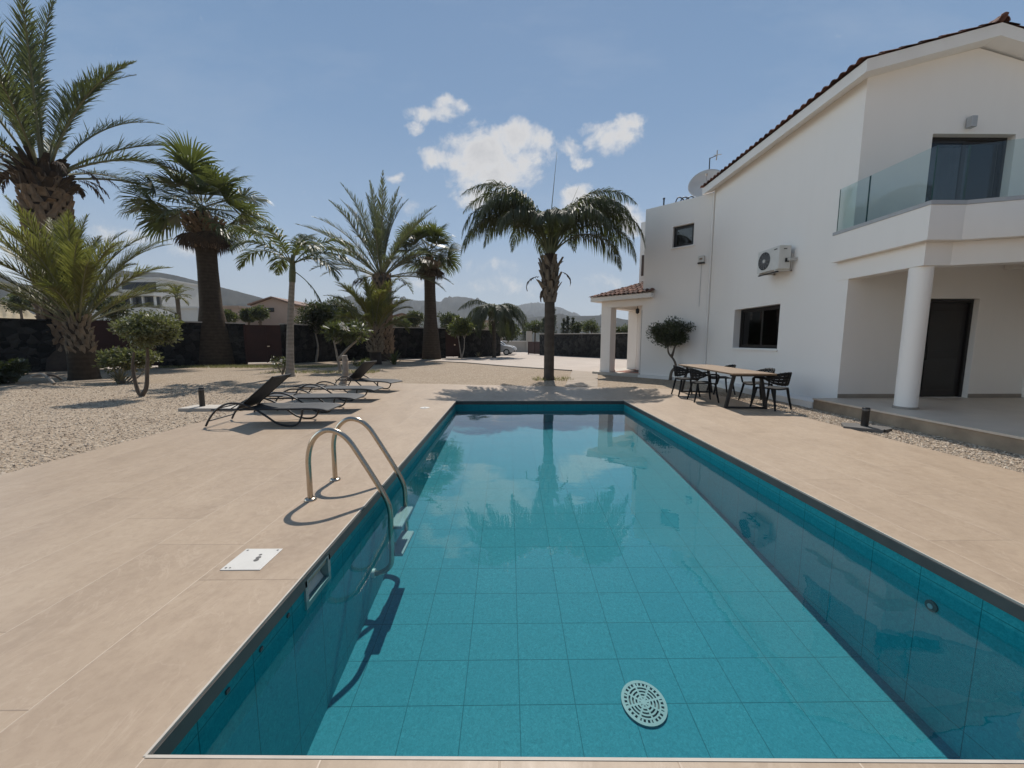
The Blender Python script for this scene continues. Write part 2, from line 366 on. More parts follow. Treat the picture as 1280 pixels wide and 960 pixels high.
M['dry_grass'] = leafmat('dry_grass', (.16,.15,.06), (.28,.25,.12), .3, nscale=2)

# ------------------------------------------------------------------ camera, light, sky
cam = bpy.data.cameras.new('camera'); co_ = bpy.data.objects.new('camera', cam); COL.objects.link(co_)
cam.sensor_width = 36; cam.lens = 36*478/1280; cam.clip_start = .05; cam.clip_end = 20000
co_.location = (0,0,1.4); co_.rotation_euler = (PI/2-math.atan(53.5/478), 0, -math.atan(5/478)); SC.camera = co_
SUN_EL, SUN_AZ = R(54), R(5)
sd = Vector((math.sin(SUN_AZ)*math.cos(SUN_EL), math.cos(SUN_AZ)*math.cos(SUN_EL), math.sin(SUN_EL)))
sl = bpy.data.lights.new('sun', 'SUN'); so = bpy.data.objects.new('sun', sl); COL.objects.link(so)
sl.energy = 4.6; sl.angle = R(.6); sl.color = (1,.94,.86); so.rotation_euler = (-sd).to_track_quat('-Z','Y').to_euler(); so.location = (0,0,30)
W = bpy.data.worlds.new('World'); SC.world = W; W.use_nodes = True
def build_world():
    t = W.node_tree; t.nodes.clear()
    N = NT.__new__(NT); N.t = t
    out = t.nodes.new('ShaderNodeOutputWorld'); bg = t.nodes.new('ShaderNodeBackground'); bg.inputs[1].default_value = .06
    sky = N.n('ShaderNodeTexSky', sky_type='NISHITA', sun_disc=False, sun_elevation=SUN_EL, sun_rotation=SUN_AZ, altitude=100., air_density=1.0, dust_density=.6, ozone_density=2.2)
    d = N.coord('Generated'); sp = N.n('ShaderNodeSeparateXYZ', i_Vector=d)
    KS = 1/.06
    yy = N.math('MAXIMUM', sp.outputs[1], .02)
    gx = N.math('DIVIDE', sp.outputs[0], yy); gz = N.math('DIVIDE', sp.outputs[2], yy)
    g = N.n('ShaderNodeCombineXYZ', i_X=gx, i_Y=gz).outputs[0]
    wn = N.n('ShaderNodeTexNoise', i_Vector=g, i_Scale=13., i_Detail=4., i_Roughness=.6).outputs['Color']
    ws = N.n('ShaderNodeSeparateXYZ', i_Vector=N.n('ShaderNodeVectorMath', operation='MULTIPLY_ADD', i_0=wn, i_1=(.10,.08,0.), i_2=(-.05,-.04,0.)).outputs[0])
    gx = N.math('ADD', gx, ws.outputs[0]); gz = N.math('ADD', gz, ws.outputs[1])
    f1 = N.noise(g, 9, 10, .66, .35); f2 = N.noise(g, 4.2, 4, .5)
    # clouds as (x, z, rx, rz, density) on the plane one unit ahead of the camera
    CL = [(-.185,.545,.066,.030,1.1),(-.150,.572,.045,.028,1.),(-.225,.512,.035,.018,.8),
          (-.045,.470,.135,.062,1.5),(.035,.492,.075,.048,1.4),(-.135,.445,.085,.034,1.4),(-.045,.405,.105,.045,1.4),(-.075,.36,.075,.034,1.1),(.055,.43,.06,.055,1.2),
          (.255,.492,.060,.048,1.),(.285,.525,.045,.030,1.),(.145,.475,.040,.024,.75),(.185,.445,.032,.018,.7),(.19,.525,.028,.012,.5),
          (.235,.335,.10,.045,1.2),(.30,.305,.055,.045,1.2),(.18,.37,.05,.03,1.),(-.275,.395,.030,.022,1.),(-.26,.335,.028,.026,.6),
          (-.78,.245,.16,.03,.5),(-.95,.265,.14,.03,.45),(.05,.14,.25,.02,.3),(-.15,.155,.12,.022,.35),(-.05,.19,.08,.02,.35)]
    tot = None
    for cx, cz, rx, rz, k in CL:
        a = N.math('DIVIDE', N.math('SUBTRACT', gx, cx), rx); b = N.math('DIVIDE', N.math('SUBTRACT', gz, cz), rz)
        e = N.math('SUBTRACT', 1., N.math('ADD', N.math('MULTIPLY', a, a), N.math('MULTIPLY', b, b)))
        e = N.math('MULTIPLY', N.math('MAXIMUM', e, -3.), k)
        tot = e if tot is None else N.math('SMOOTH_MAX', tot, e, .5)
    dens = N.math('ADD', tot, N.math('MULTIPLY', N.math('SUBTRACT', f1, .53), 4.6))
    mask = N.n('ShaderNodeMapRange', interpolation_type='SMOOTHSTEP', i_0=dens, i_1=-.25, i_2=1.2).outputs[0]
    # thin high veil, stronger low down
    veil = N.math('MULTIPLY', N.math('SUBTRACT', N.noise(N.n('ShaderNodeMapping', i_Vector=g, i_Scale=(1.,2.6,1.)).outputs[0], 1.6, 6, .6), .5, clamp=True), .55)
    front = N.math('GREATER_THAN', sp.outputs[1], .03)
    mask = N.math('MULTIPLY', mask, front)
    shade = N.math('MULTIPLY_ADD', N.math('SUBTRACT', dens, .5), -.22, N.math('MULTIPLY_ADD', f2, .5, .75))
    ccol = N.mix(N.math('MULTIPLY', N.math('SUBTRACT', dens, .8), .6, clamp=True), (.72*KS,.705*KS,.69*KS), (.46*KS,.46*KS,.48*KS))
    el = N.math('MULTIPLY', N.math('ARCSINE', N.math('MAXIMUM', sp.outputs[2], 0.)), 2/PI)
    haze_sky = N.ramp(el, [(0,(.43,.48,.53)),(.07,(.39,.47,.56)),(.16,(.285,.415,.595)),(.30,(.185,.315,.515)),(.45,(.136,.255,.450)),(1,(.11,.205,.37))])
    haze_sky = N.n('ShaderNodeVectorMath', operation='SCALE', i_0=haze_sky, i_Scale=KS).outputs[0]
    # the clear sky away from the sun is deeper and dimmer
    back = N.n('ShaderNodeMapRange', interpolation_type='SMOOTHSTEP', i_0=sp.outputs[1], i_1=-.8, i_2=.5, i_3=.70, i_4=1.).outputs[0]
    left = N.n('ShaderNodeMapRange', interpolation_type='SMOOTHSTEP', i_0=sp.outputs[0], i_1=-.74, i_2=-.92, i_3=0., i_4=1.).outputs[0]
    glow = N.mix(left, (1,1,1), (7.6,6.5,5.2))  # added bright warm sky patch, out of view at left, lights the side wall
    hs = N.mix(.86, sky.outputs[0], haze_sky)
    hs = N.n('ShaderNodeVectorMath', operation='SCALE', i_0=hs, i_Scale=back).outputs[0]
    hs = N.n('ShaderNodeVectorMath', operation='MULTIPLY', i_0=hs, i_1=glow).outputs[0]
    c = N.mix(N.math('MULTIPLY', veil, front), hs, (.60*KS,.63*KS,.68*KS))
    c = N.mix(N.math('MULTIPLY', mask, .93), c, ccol)
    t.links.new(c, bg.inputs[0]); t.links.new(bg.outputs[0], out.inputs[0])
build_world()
SC.view_settings.view_transform = 'Standard'; SC.view_settings.look = 'None'; SC.view_settings.exposure = .05; SC.view_settings.gamma = 1
cy = SC.cycles; cy.max_bounces = 8; cy.transparent_max_bounces = 24; cy.diffuse_bounces = 4; cy.glossy_bounces = 4; cy.caustics_reflective = False; cy.caustics_refractive = False
cy.use_denoising = True; cy.sample_clamp_indirect = 4

# ------------------------------------------------------------------ ground, deck, pool
PX0, PX1, PY0, PY1 = -1.235, 2.755, 1.16, 8.95          # pool opening
PYR = PY0-.064                                              # the near end runs very slightly askew
def ring(mb, o, i, z):                                   # rectangle o with rectangular hole i
    (a,b,c,d), (e,f,g,h) = o, i
    for q in ((a,e,c,d), (f,b,c,d), (e,f,c,g), (e,f,h,d)): mb.sheet([(q[0],q[2]),(q[1],q[2]),(q[1],q[3]),(q[0],q[3])], z)
HOLE = (PX0-.2, PX1+.2, PY0-.2, PY1+.2)
m = MB(); ring(m, (-3000,3000,-3000,3000), HOLE, -.06); struct(m.build('ground', M['ground']))
m = MB(); ring(m, (-32,13,-8,46), HOLE, -.028); struct(m.build('gravel_bed', M['gravel']))
m = MB()
DK = [(-5.35,-8),(5.5,-8),(5.5,11.05),(-5.35,13.1)]
m.prism([(-5.35,-8),(PX0,-8),(PX0,12.323),(-5.35,13.1)], -.09, 0)
m.prism([(PX1,-8),(5.5,-8),(5.5,11.05),(PX1,11.569)], -.09, 0)
m.prism([(PX0,-8),(PX1,-8),(PX1,PYR),(PX0,PY0)], -.09, 0)
m.prism([(PX0,PY1),(PX1,PY1),(PX1,11.569),(PX0,12.323)], -.09, 0)
struct(m.build('pool_deck', M['deck']))
# driveway and path
m = MB(); m.prism([(-11,31.6),(-8.3,29.3),(-5.6,27.4),(-2.9,25.4),(.2,21.4),(3.1,18.4),(4.2,17.3),(9,20),(14,24),(12,33),(2.6,44),(6,60),(-9,60),(-.5,44),(-2.5,36.6),(-7,32.7)], -.06, .0)
struct(m.build('driveway', M['drive']))
m = MB()
for a, b in (((-8.3,29.3),(-5.6,27.4)),((-5.6,27.4),(-2.9,25.4)),((-2.9,25.4),(.2,21.4)),((.2,21.4),(3.1,18.4))):
    d = np.array(b)-np.array(a); L = np.linalg.norm(d); nn = np.array([-d[1],d[0]])/L*-.1
    m.obox((a[0],a[1],-.05), (d[0],d[1],0), (nn[0],nn[1],0), (0,0,.075))
struct(m.build('driveway_kerb', M['skirting']))
m = MB(); m.prism([(1.79,11.92),(2.75,11.62),(4.1,17.35),(3.1,18.34)], -.05, .004); struct(m.build('garden_path', M['path']))
m = MB(); m.prism([(-30,33),(-18,27),(-12,31.5),(-7,34),(-2.6,37),(-2.4,36.4),(-6.5,32.6),(-11.6,29.9),(-16.5,24.4),(-21,19.5),(-30,12)], -.05, -.012); struct(m.build('wall_kerb_strip', M['drive']))
# pool
FL = ([1.0,1.5,2.0,2.65,3.5,4.5,5.5,6.5,7.5,9.1],[-1.21,-1.17,-1.13,-1.06,-.95,-.82,-.72,-.64,-.575,-.50])   # floor shelves up towards the far end
m = MB(); ys = np.linspace(1.0,9.1,60); zs = np.interp(ys,*FL); zs = np.convolve(np.pad(zs,3,'edge'),np.ones(7)/7,'valid')
m.add([(x,y,z) for y, z in zip(ys,zs) for x in (PX0-.1,PX1+.1)], [(2*i,2*i+1,2*i+3,2*i+2) for i in range(59)], True); struct(m.build('pool_floor', M['pool_floor']))
m = MB(); zt = -.078

# skimmer mouth cut out of the left wall: rebuild that wall as strips round the opening
m = MB(); SK = (2.19,2.47,-.205,-.045)
def wall_x(mb, x, y0, y1, z0, z1): mb.add([(x,y0,z0),(x,y1,z0),(x,y1,z1),(x,y0,z1)], [(0,1,2,3)])
wall_x(m, PX0, PY0, SK[0], -1.35, zt); wall_x(m, PX0, SK[1], PY1, -1.35, zt); wall_x(m, PX0, SK[0], SK[1], -1.35, SK[2])
wall_x(m, PX1, PYR, PY1, -1.35, zt)
struct(m.build('pool_wall', M['pool_side']))
m = MB()
for y, yr in ((PY0,PYR), (PY1,PY1)): m.add([(PX0,y,-1.35),(PX1,yr,-1.35),(PX1,yr,zt),(PX0,y,zt)], [(0,1,2,3)])
struct(m.build('pool_wall', M['pool_end']))
m = MB(); k = .012                                        # dark granite coping lip round the edge, slightly proud of the tiles
m.box(PX0-.09,PX0+k,PY0,SK[0],-.085,-.012); m.box(PX0-.09,PX0+k,SK[1],PY1,-.085,-.012); m.box(PX0-.09,PX0+k,SK[0],SK[1],-.042,-.012)
m.box(PX1-k,PX1+.09,PYR,PY1,-.085,-.012)
m.box(PX0+k,PX1-k,PY1-k,PY1+.09,-.085,-.012); m.prism([(PX0+k,PY0-.09),(PX1-k,PYR-.09),(PX1-k,PYR+k),(PX0+k,PY0+k)],-.085,-.012)
struct(m.build('pool_coping', M['coping']))
m = MB(); k = .006; z0, z1 = -.011, .002                      # pale edge trim
m.box(PX0-.004,PX0+k,PY0,PY1,z0,z1); m.box(PX1-k,PX1+.004,PYR,PY1,z0,z1)
m.box(PX0+k,PX1-k,PY1-k,PY1+.004,z0,z1); m.prism([(PX0+k,PY0-.004),(PX1-k,PYR-.004),(PX1-k,PYR+k),(PX0+k,PY0+k)],z0,z1)
struct(m.build('pool_edge_trim', M['grout_white']))
m = MB(); m.sheet([(PX0,PY0),(PX1,PYR),(PX1,PY1),(PX0,PY1)], -.17); struct(m.build('pool_water', M['water']))
# loose stones over the nearer gravel
def stones():
    base = np.array([(1,0,0),(-1,0,0),(0,1,0),(0,-1,0),(0,0,1),(0,0,-1)], float); f = [(0,2,4),(2,1,4),(1,3,4),(3,0,4),(2,0,5),(1,2,5),(3,1,5),(0,3,5)]
    pts = []
    while len(pts) < 26000:
        if random.random() < .72:
            y = random.uniform(3.2, 13)**1.0; x = random.uniform(-15,-5.36)
            if random.random() > min(1, (7/math.hypot(x,y))**1.6): continue
        else:
            x = random.uniform(5.52,6.46); y = random.uniform(1.5,12.5)
        if -7.0 < x < -6.05 and 7.6 < y < 8.5: continue
        pts.append((x,y))
    P = np.array(pts); n = len(P); s = RNG.uniform(.008,.019,n)*(1+.25*(RNG.random(n) > .93))
    B = base[None]*np.stack([s*RNG.uniform(.8,1.5,n), s*RNG.uniform(.7,1.2,n), s*RNG.uniform(.45,.8,n)],1)[:,None,:]
    B += RNG.normal(size=B.shape)*s[:,None,None]*.16
    a = RNG.uniform(0,2*PI,n); ca, sa = np.cos(a)[:,None], np.sin(a)[:,None]; tl = RNG.uniform(-.5,.5,n)[:,None]
    X, Y, Z = B[...,0], B[...,1], B[...,2]; Z = Z+X*tl
    V = np.stack([X*ca-Y*sa+P[:,0:1], X*sa+Y*ca+P[:,1:2], Z-.028+s[:,None]*.25], -1).reshape(-1,3)
    F = (np.array(f)[None]+6*np.arange(n)[:,None,None]).reshape(-1,3)
    mb = MB(); mb.bulk(V, F); return mb
struct(stones().build('gravel', M['stone']), 'stuff')

# ------------------------------------------------------------------ hills and far land
def ridge(name, prof, Rd, w_in=.5, w_out=1.25, mat='hill', seed=1, amp=.05):
    px = np.array([p[0] for p in prof]); py = np.array([p[1] for p in prof])
    az = np.linspace(px[0], px[-1], 220); hh = np.interp(az, px, py)
    k = np.hanning(9); k /= k.sum(); hh = np.convolve(np.pad(hh, 4, 'edge'), k, 'valid')
    rg = np.random.default_rng(seed)
    hh = hh+np.convolve(rg.normal(size=228), np.ones(9)/9, 'valid')*1.2
    ang = np.arctan((az-635)/478.)
    H = (426.5-hh)/478.*Rd*np.cos(ang)*1.0
    rs = np.linspace(0,1,26); V = []
    nz = rg.normal(size=(26,220)); 
    for _ in range(3): nz = (nz+np.roll(nz,1,0)+np.roll(nz,-1,0)+np.roll(nz,1,1)+np.roll(nz,-1,1))/5
    for i, s in enumerate(rs):
        r = Rd*(w_in+(1-w_in)*s/.8) if s <= .8 else Rd*(1+(w_out-1)*(s-.8)/.2)
        fr = (s/.8)**1.25 if s <= .8 else 1-((s-.8)/.2)**1.2*.8
        z = np.maximum(H*fr, 0)*(1 if abs(s-.8) < .02 else (1+nz[i]*amp*4))-.2
        if i == 0: z = np.full(220, -.5)
        V.append(np.stack([r*np.sin(ang), r*np.cos(ang)*1.0, z+1.4*fr], 1))
    F = [(i*220+j, i*220+j+1, (i+1)*220+j+1, (i+1)*220+j) for i in range(25) for j in range(219)]
    m = MB(); m.add(np.concatenate(V), F, True); return struct(m.build(name, M[mat]))
ridge('hill', [(-500,415),(-300,395),(-150,350),(-60,325),(0,335),(22,344),(45,357),(80,360),(120,352),(150,345),(165,341),(185,344),(212,343),(235,347),(262,354),(300,364),(345,377),(385,392),(420,408),(470,420)], 900, seed=3)
ridge('field', [(-400,400),(-200,372),(-60,370),(0,375),(30,381),(55,392),(85,410),(110,420)], 280, mat='ground', seed=21)
ridge('hill', [(300,420),(360,398),(400,381),(425,376),(445,371),(470,377),(500,376),(530,377),(552,378),(572,371),(590,374),(612,381),(640,387),(670,397),(700,412),(730,420)], 1500, seed=5)
ridge('hill', [(540,420),(600,402),(635,387),(655,381),(672,379),(685,381),(700,386),(720,393),(745,403),(790,420)], 2300, seed=8)
ridge('hill', [(560,420),(610,408),(640,402),(665,397),(690,394),(715,396),(738,395),(752,394),(768,398),(790,401),(815,398),(850,396),(900,402),(1000,412),(1100,420)], 1000, seed=12)

m = MB(); m.box(-3150,3150,-3150,3150,-2.2,270)
NH = NT('haze'); NH.t.links.new(NH.n('ShaderNodeVolumePrincipled', i_Color=(.78,.84,.92,1), i_Density=.00022, i_Anisotropy=.2).outputs[0], NH.out.inputs[1])
struct(m.build('haze', NH.m), 'stuff')

# ------------------------------------------------------------------ boundary walls and gates
def wall_run(pts, h, label, th=.35, cap=True):
    def ext(a, b): d = np.array(a[:2])-np.array(b[:2]); d = d/np.linalg.norm(d)*.3; return (a[0]+d[0], a[1]+d[1], *a[2:])
    pts = [ext(pts[0],pts[1]), *pts[1:-1], ext(pts[-1],pts[-2])]
    p0 = pts[0]; t = thing('stone_wall', label, 'wall', (p0[0],p0[1],0)); m = MB(); c = MB()
    for a, b in zip(pts[:-1], pts[1:]):
        d = np.array(b[:2])-np.array(a[:2]); L = np.linalg.norm(d); u = d/L; n = np.array([-u[1],u[0]])
        if n[1] < 0: n = -n
        ha = a[2] if len(a) > 2 else h; hb = b[2] if len(b) > 2 else h
        P = [(a[0],a[1]),(b[0],b[1]),(b[0]+n[0]*th,b[1]+n[1]*th),(a[0]+n[0]*th,a[1]+n[1]*th)]
        V = [(x,y,-.1) for x,y in P]+[(P[0][0],P[0][1],ha),(P[1][0],P[1][1],hb),(P[2][0],P[2][1],hb),(P[3][0],P[3][1],ha)]
        m.add(V, [(3,2,1,0),(4,5,6,7),(0,1,5,4),(1,2,6,5),(2,3,7,6),(3,0,4,7)])
        e = n*.04
        V = [(P[0][0]-e[0],P[0][1]-e[1],ha+.003),(P[1][0]-e[0],P[1][1]-e[1],hb+.003),(P[2][0]+e[0],P[2][1]+e[1],hb+.003),(P[3][0]+e[0],P[3][1]+e[1],ha+.003)]
        c.add(V+[(x,y,z+.07) for x,y,z in V], [(3,2,1,0),(4,5,6,7),(0,1,5,4),(1,2,6,5),(2,3,7,6),(3,0,4,7)])
    m.build('wall', M['dark_stone'], t, True); c.build('coping', M['concrete' if cap else 'dark_stone'], t, True); return t
wall_run([(-34,2),(-27,10),(-21.75,18.7)], 2.35, 'dark stone boundary wall behind the largest palm at far left', cap=False)
wall_run([(-18.8,21.2),(-16.35,23.7)], 2.45, 'dark stone boundary wall behind the thick fan palm, between two rust gates')
wall_run([(-14.0,24.75),(-12.2,29.2),(-5.55,32.5)], 2.45, 'dark stone boundary wall behind the tall date palm, long section with pale coping')
wall_run([(-3.85,33.2),(-.9,37.0)], 2.4, 'dark stone boundary wall ending at the parked cars by the entrance')
wall_run([(3.4,39.0,2.1),(7.8,32.4,2.0),(14,26,2.0)], 2.1, 'dark stone boundary wall right of the driveway, behind the white porch')
def gate(a, b, h, label, knob=True):
    t = thing('metal_gate', label, 'gate', (a[0],a[1],0)); d = np.array(b)-np.array(a); L = np.linalg.norm(d); u = d/L; n = np.array([-u[1],u[0]]); n = n if n[1] > 0 else -n
    def bx(s0, s1, z0, z1, o0, o1):
        m = MB(); p = np.array(a)+u*s0+n*o0; m.obox((p[0],p[1],z0), (*(u*(s1-s0)),0), (*(n*(o1-o0)),0), (0,0,z1-z0)); return m
    m = bx(.05, L/2-.01, .08, h-.05, .06, .10); m.build('gate_leaf', M['rust'], t, True)
    lf = bx(L/2+.01, L-.05, .08, h-.05, .06, .10).build('gate_leaf', M['rust'], t, True)
    m = MB()
    for s0, s1, z0, z1 in ((0,.06,0,h),(L-.06,L,0,h),(.06,L-.06,h-.06,h),(.06,L-.06,1.2,1.25),(L/2-.03,L/2+.03,.06,h-.06)):
        p = np.array(a)+u*s0+n*.03; m.obox((p[0],p[1],z0), (*(u*(s1-s0)),0), (*(n*(.09)),0), (0,0,z1-z0))
    m.build('gate_frame', M['rust'], t, True)
    if knob: bx(L/2+.06, L/2+.2, 1.05, 1.12, -.02, .05).build('handle', M['steel'], lf, True)
gate((-21.7,18.8), (-18.9,21.1), 2.45, 'dark rust coloured metal gate behind the yellowish palm at left')
gate((-16.2,23.8), (-14.1,24.65), 2.4, 'dark rust coloured double gate between the thick fan palm and the slender palm')
gate((-5.45,32.55), (-3.9,33.15), 2.4, 'narrow rust coloured gate right of the second fan palm')
gate((2.1,41.0), (3.35,39.1), 1.35, 'low rust red sliding gate panel at the driveway entrance', False)
t = thing('garden_wall', 'low beige rendered wall across the road beyond the driveway entrance', 'wall', (-1,50,0))
m = MB(); m.box(-3,3.0,50,50.3,-.05,1.35); m.build('wall', M['concrete'], t, True)
m = MB(); m.box(-3.05,3.05,49.95,50.35,1.353,1.45); m.build('coping', M['stucco_trim'], t, True)
m = MB(); m.box(2.4,3.1,49.5,50.6,-.05,2.7); m.build('gate_pillar', M['concrete'], t, True)

# ------------------------------------------------------------------ the house
HX, HY = 7.0, 7.98
house = thing('house', 'two storey white rendered villa with tiled gable roof, balcony and porch', 'house', (HX,HY,0))
def part(mb, name, mat, parent=None, **k): return mb.build(name, M[mat], parent or house, True, **k)
def wall_holes(mb, o, u, L, z0, z1, tin, holes=()):
    """vertical wall: front face from o along unit u, length L; tin = inward vector; holes (a0,a1,b0,b1); reveals are the thickness"""
    o = np.array(o, float); u = np.array(u, float); tin = np.array(tin, float)
    A = sorted({0, L, *[h[0] for h in holes], *[h[1] for h in holes]}); B = sorted({z0, z1, *[h[2] for h in holes], *[h[3] for h in holes]})
    P = lambda a, b, k: o+u*a+np.array([0,0,b])+tin*k
    for i in range(len(A)-1):
        for j in range(len(B)-1):
            am, bm = (A[i]+A[i+1])/2, (B[j]+B[j+1])/2
            if any(h[0] < am < h[1] and h[2] < bm < h[3] for h in holes): continue
            for k in (0, 1): mb.add([P(A[i],B[j],k),P(A[i+1],B[j],k),P(A[i+1],B[j+1],k),P(A[i],B[j+1],k)], [(0,1,2,3)])
    for a0, a1, b0, b1 in list(holes)+[(0,L,z0,z1)]:
        for (p, q) in (((a0,b0),(a1,b0)),((a1,b0),(a1,b1)),((a1,b1),(a0,b1)),((a0,b1),(a0,b0))):
            mb.add([P(*p,0),P(*q,0),P(*q,1),P(*p,1)], [(0,1,2,3)])
WT = .28
def window(o, u, tin, a0, a1, b0, b1, depth=.18, panes=2, glass='glass_dark', sill=True):
    """frame with panes set back in the hole, a sill slab in front; u along the wall, tin unit inward"""
    o = np.array(o, float); u = np.array(u, float); n = np.array(tin, float); w = .055
    def ob(mb, s0, s1, z0, z1, d0, d1):
        p = o+u*s0+n*d0; mb.obox((p[0],p[1],z0), u*(s1-s0), n*(d1-d0), (0,0,z1-z0))
    g = .002
    f = MB(); ob(f,a0+g,a0+w,b0+g,b1-g,depth,depth+.06); ob(f,a1-w,a1-g,b0+g,b1-g,depth,depth+.06); ob(f,a0+w,a1-w,b0+g,b0+w,depth,depth+.06); ob(f,a0+w,a1-w,b1-w,b1-g,depth,depth+.06)
    fr = part(f, 'window', 'dark_frame')
    W_ = (a1-a0-2*w)/panes
    for i in range(panes):
        s0 = a0+w+i*W_; s1 = s0+W_; d = depth+.012+.02*(i % 2); e = .05
        s = MB(); ob(s,s0,s0+e,b0+w,b1-w,d,d+.025); ob(s,s1-e,s1,b0+w,b1-w,d,d+.025); ob(s,s0+e,s1-e,b0+w,b0+w+e,d,d+.025); ob(s,s0+e,s1-e,b1-w-e,b1-w,d,d+.025)
        s.build('frame', M['dark_frame'], fr, True)
        p = MB(); ob(p,s0+e,s1-e,b0+w+e,b1-w-e,d+.010,d+.016); p.build('pane', M[glass], fr, True)
    if sill:
        s = MB(); ob(s,a0-.04,a1+.04,b0-.045,b0-.004,-.045,-.001); ob(s,a0+g,a1-g,b0+.001,b0+.012,.004,depth); s.build('sill', M['stucco_trim'], fr, True)
    return fr
S45 = math.sqrt(.5)
J = np.array([7.0,13.5,0.]); U = np.array([-S45,S45,0]); Bk = np.array([S45,S45,0])   # diagonal wing: along its face, and inward
# side wall facing the pool
m = MB(); wall_holes(m, (HX,HY,0), (0,1,0), J[1]-HY, -.1, 6.50, (WT,0,0), [(9.92-HY,11.91-HY,1.19,2.36)]); part(m, 'side_wall', 'stucco')
window((HX,HY,0), (0,1,0), (1,0,0), 9.92-HY, 11.91-HY, 1.19, 2.36, .20)
# gable wall facing the camera: rectangle with openings, then the gable triangle
SL = (7.08-6.54)/(9.12-7.0); AP = 9.12
holes = [(8.41-HX,10.08-HX,3.66,5.48),(8.75-HX,9.80-HX,.20,2.28)]
m = MB(); wall_holes(m, (HX+WT,HY,0), (1,0,0), 14-HX-WT, -.1, 6.50, (0,WT,0), [(h[0]-WT,h[1]-WT,h[2],h[3]) for h in holes])
m.add([(HX+.0,HY-.0,6.50),(2*AP-HX,HY,6.50),(AP,HY,6.50+SL*(AP-HX))], [(0,1,2)])
part(m, 'gable_wall', 'stucco')
# far and hidden walls and floors close the shell
m = MB(); m.box(14,14.2,HY,22,-.1,6.3); m.box(HX+.9,14,21.8,22,-.1,6.3); m.box(10.95,11.2,2.5,HY-.003,.21,3.04); part(m, 'rear_wall', 'stucco')  # last box: unseen wall added to keep light out of the porch
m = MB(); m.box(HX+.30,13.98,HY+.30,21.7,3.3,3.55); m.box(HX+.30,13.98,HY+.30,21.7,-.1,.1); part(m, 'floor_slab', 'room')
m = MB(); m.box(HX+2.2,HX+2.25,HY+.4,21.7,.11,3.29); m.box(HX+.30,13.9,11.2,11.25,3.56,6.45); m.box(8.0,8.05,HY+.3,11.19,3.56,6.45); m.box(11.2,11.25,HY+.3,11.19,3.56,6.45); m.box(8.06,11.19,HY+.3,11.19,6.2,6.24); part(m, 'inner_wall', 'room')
# sliding door behind the balcony, with a grey curtain
fr = window((HX,HY,0), (1,0,0), (0,1,0), 8.41-HX, 10.08-HX, 3.66, 5.48, .13, 2, 'glass_clear', sill=False); fr.name = 'sliding_door'
m = MB(); xs = np.linspace(8.75,9.62,60); yy = HY+.42+.035*np.sin(np.arange(60)*1.15)+.02*np.sin(np.arange(60)*.37)
V = [(x,y,3.68) for x,y in zip(xs,yy)]+[(x,y,5.42) for x,y in zip(xs,yy)]; m.add(V, [(i,i+1,i+61,i+60) for i in range(59)], True); m.build('curtain', M['curtain'], fr, True)
# front door
m = MB(); m.box(8.752,8.81,HY+.10,HY+.2,.205,2.275); m.box(9.74,9.798,HY+.10,HY+.2,.205,2.275); m.box(8.81,9.74,HY+.10,HY+.2,2.21,2.275); dr = part(m, 'front_door', 'wood_door')
m = MB(); m.box(8.815,9.735,HY+.14,HY+.19,.21,2.205)
for z0, z1 in ((.35,1.05),(1.2,2.05)): m.box(8.93,9.62,HY+.125,HY+.139,z0,z1)
m.build('door_leaf', M['wood_door'], dr, True, bevel=.006)
m = MB(); m.tube([(8.90,HY+.10,1.0),(8.90,HY+.07,1.02),(8.90,HY+.07,1.28),(8.90,HY+.10,1.3)], .012, 8); m.box(8.88,8.92,HY+.10,HY+.138,.95,1.0); m.build('handle', M['black_metal'], dr, True)
# kerb-like apron along the side wall, skirting in the porch
m = MB(); m.prism([(6.47,7.98),(7.0,7.98),(7.0,13.5),(6.60,13.35)], -.09, .11)
a = J+U*.2; q = [J[:2], (J+U*2.43)[:2], (J+U*2.43-Bk*.18)[:2], (6.60,13.35)]; m.prism([tuple(x) for x in q], -.09, .075); part(m, 'apron', 'stucco_trim')
m = MB(); m.box(7.0,8.745,HY-.016,HY-.001,.202,.285); m.box(9.805,13.9,HY-.016,HY-.001,.202,.285); part(m, 'skirting', 'skirting')
# terrace
m = MB(); m.box(6.50,14,-4,HY-.002,-.1,.165); part(m, 'terrace', 'platform_edge')
m = MB(); m.box(6.47,14,-4,HY-.003,.166,.20); part(m, 'terrace_paving', 'porch_floor', bevel=.004)
# balcony outline: along the side, a short front facet, then slanting towards the camera
c20, s20 = math.cos(R(20)), math.sin(R(20))
def outline(off):
    x = 6.85+off; y = 6.40+off
    return [(x,8.28-off*.2),(x,y),(7.42+off*.18,y),(7.42+off*.18+4.4*c20,y-4.4*s20)]
def band(mb, P, th, z0, z1):
    """strip of thickness th inside an outline (mitred)"""
    P = [np.array(p) for p in P]; N_ = []
    for i in range(len(P)):
        ds = [P[j+1]-P[j] for j in (i-1,i) if 0 <= j < len(P)-1]; ns = []
        for d in ds: d = d/np.linalg.norm(d); ns.append(np.array([-d[1],d[0]]))
        n = sum(ns); n = n/np.dot(n, ns[0]) if len(ns) == 1 else n/(1+np.dot(ns[0],ns[1])); N_.append(n)
    Q = [p+n*th for p, n in zip(P, N_)]
    k = len(P); V = [(*p,z0) for p in P]+[(*p,z1) for p in P]+[(*p,z0) for p in Q]+[(*p,z1) for p in Q]; F = []
    for i in range(k-1): F += [(i,i+1,k+i+1,k+i),(2*k+i+1,2*k+i,3*k+i,3*k+i+1),(k+i,k+i+1,3*k+i+1,3*k+i),(i+1,i,2*k+i,2*k+i+1)]
    F += [(0,k,3*k,2*k),(k-1,2*k+k-1,3*k+k-1,k+k-1)]
    mb.add(V, F)
O = outline(0)
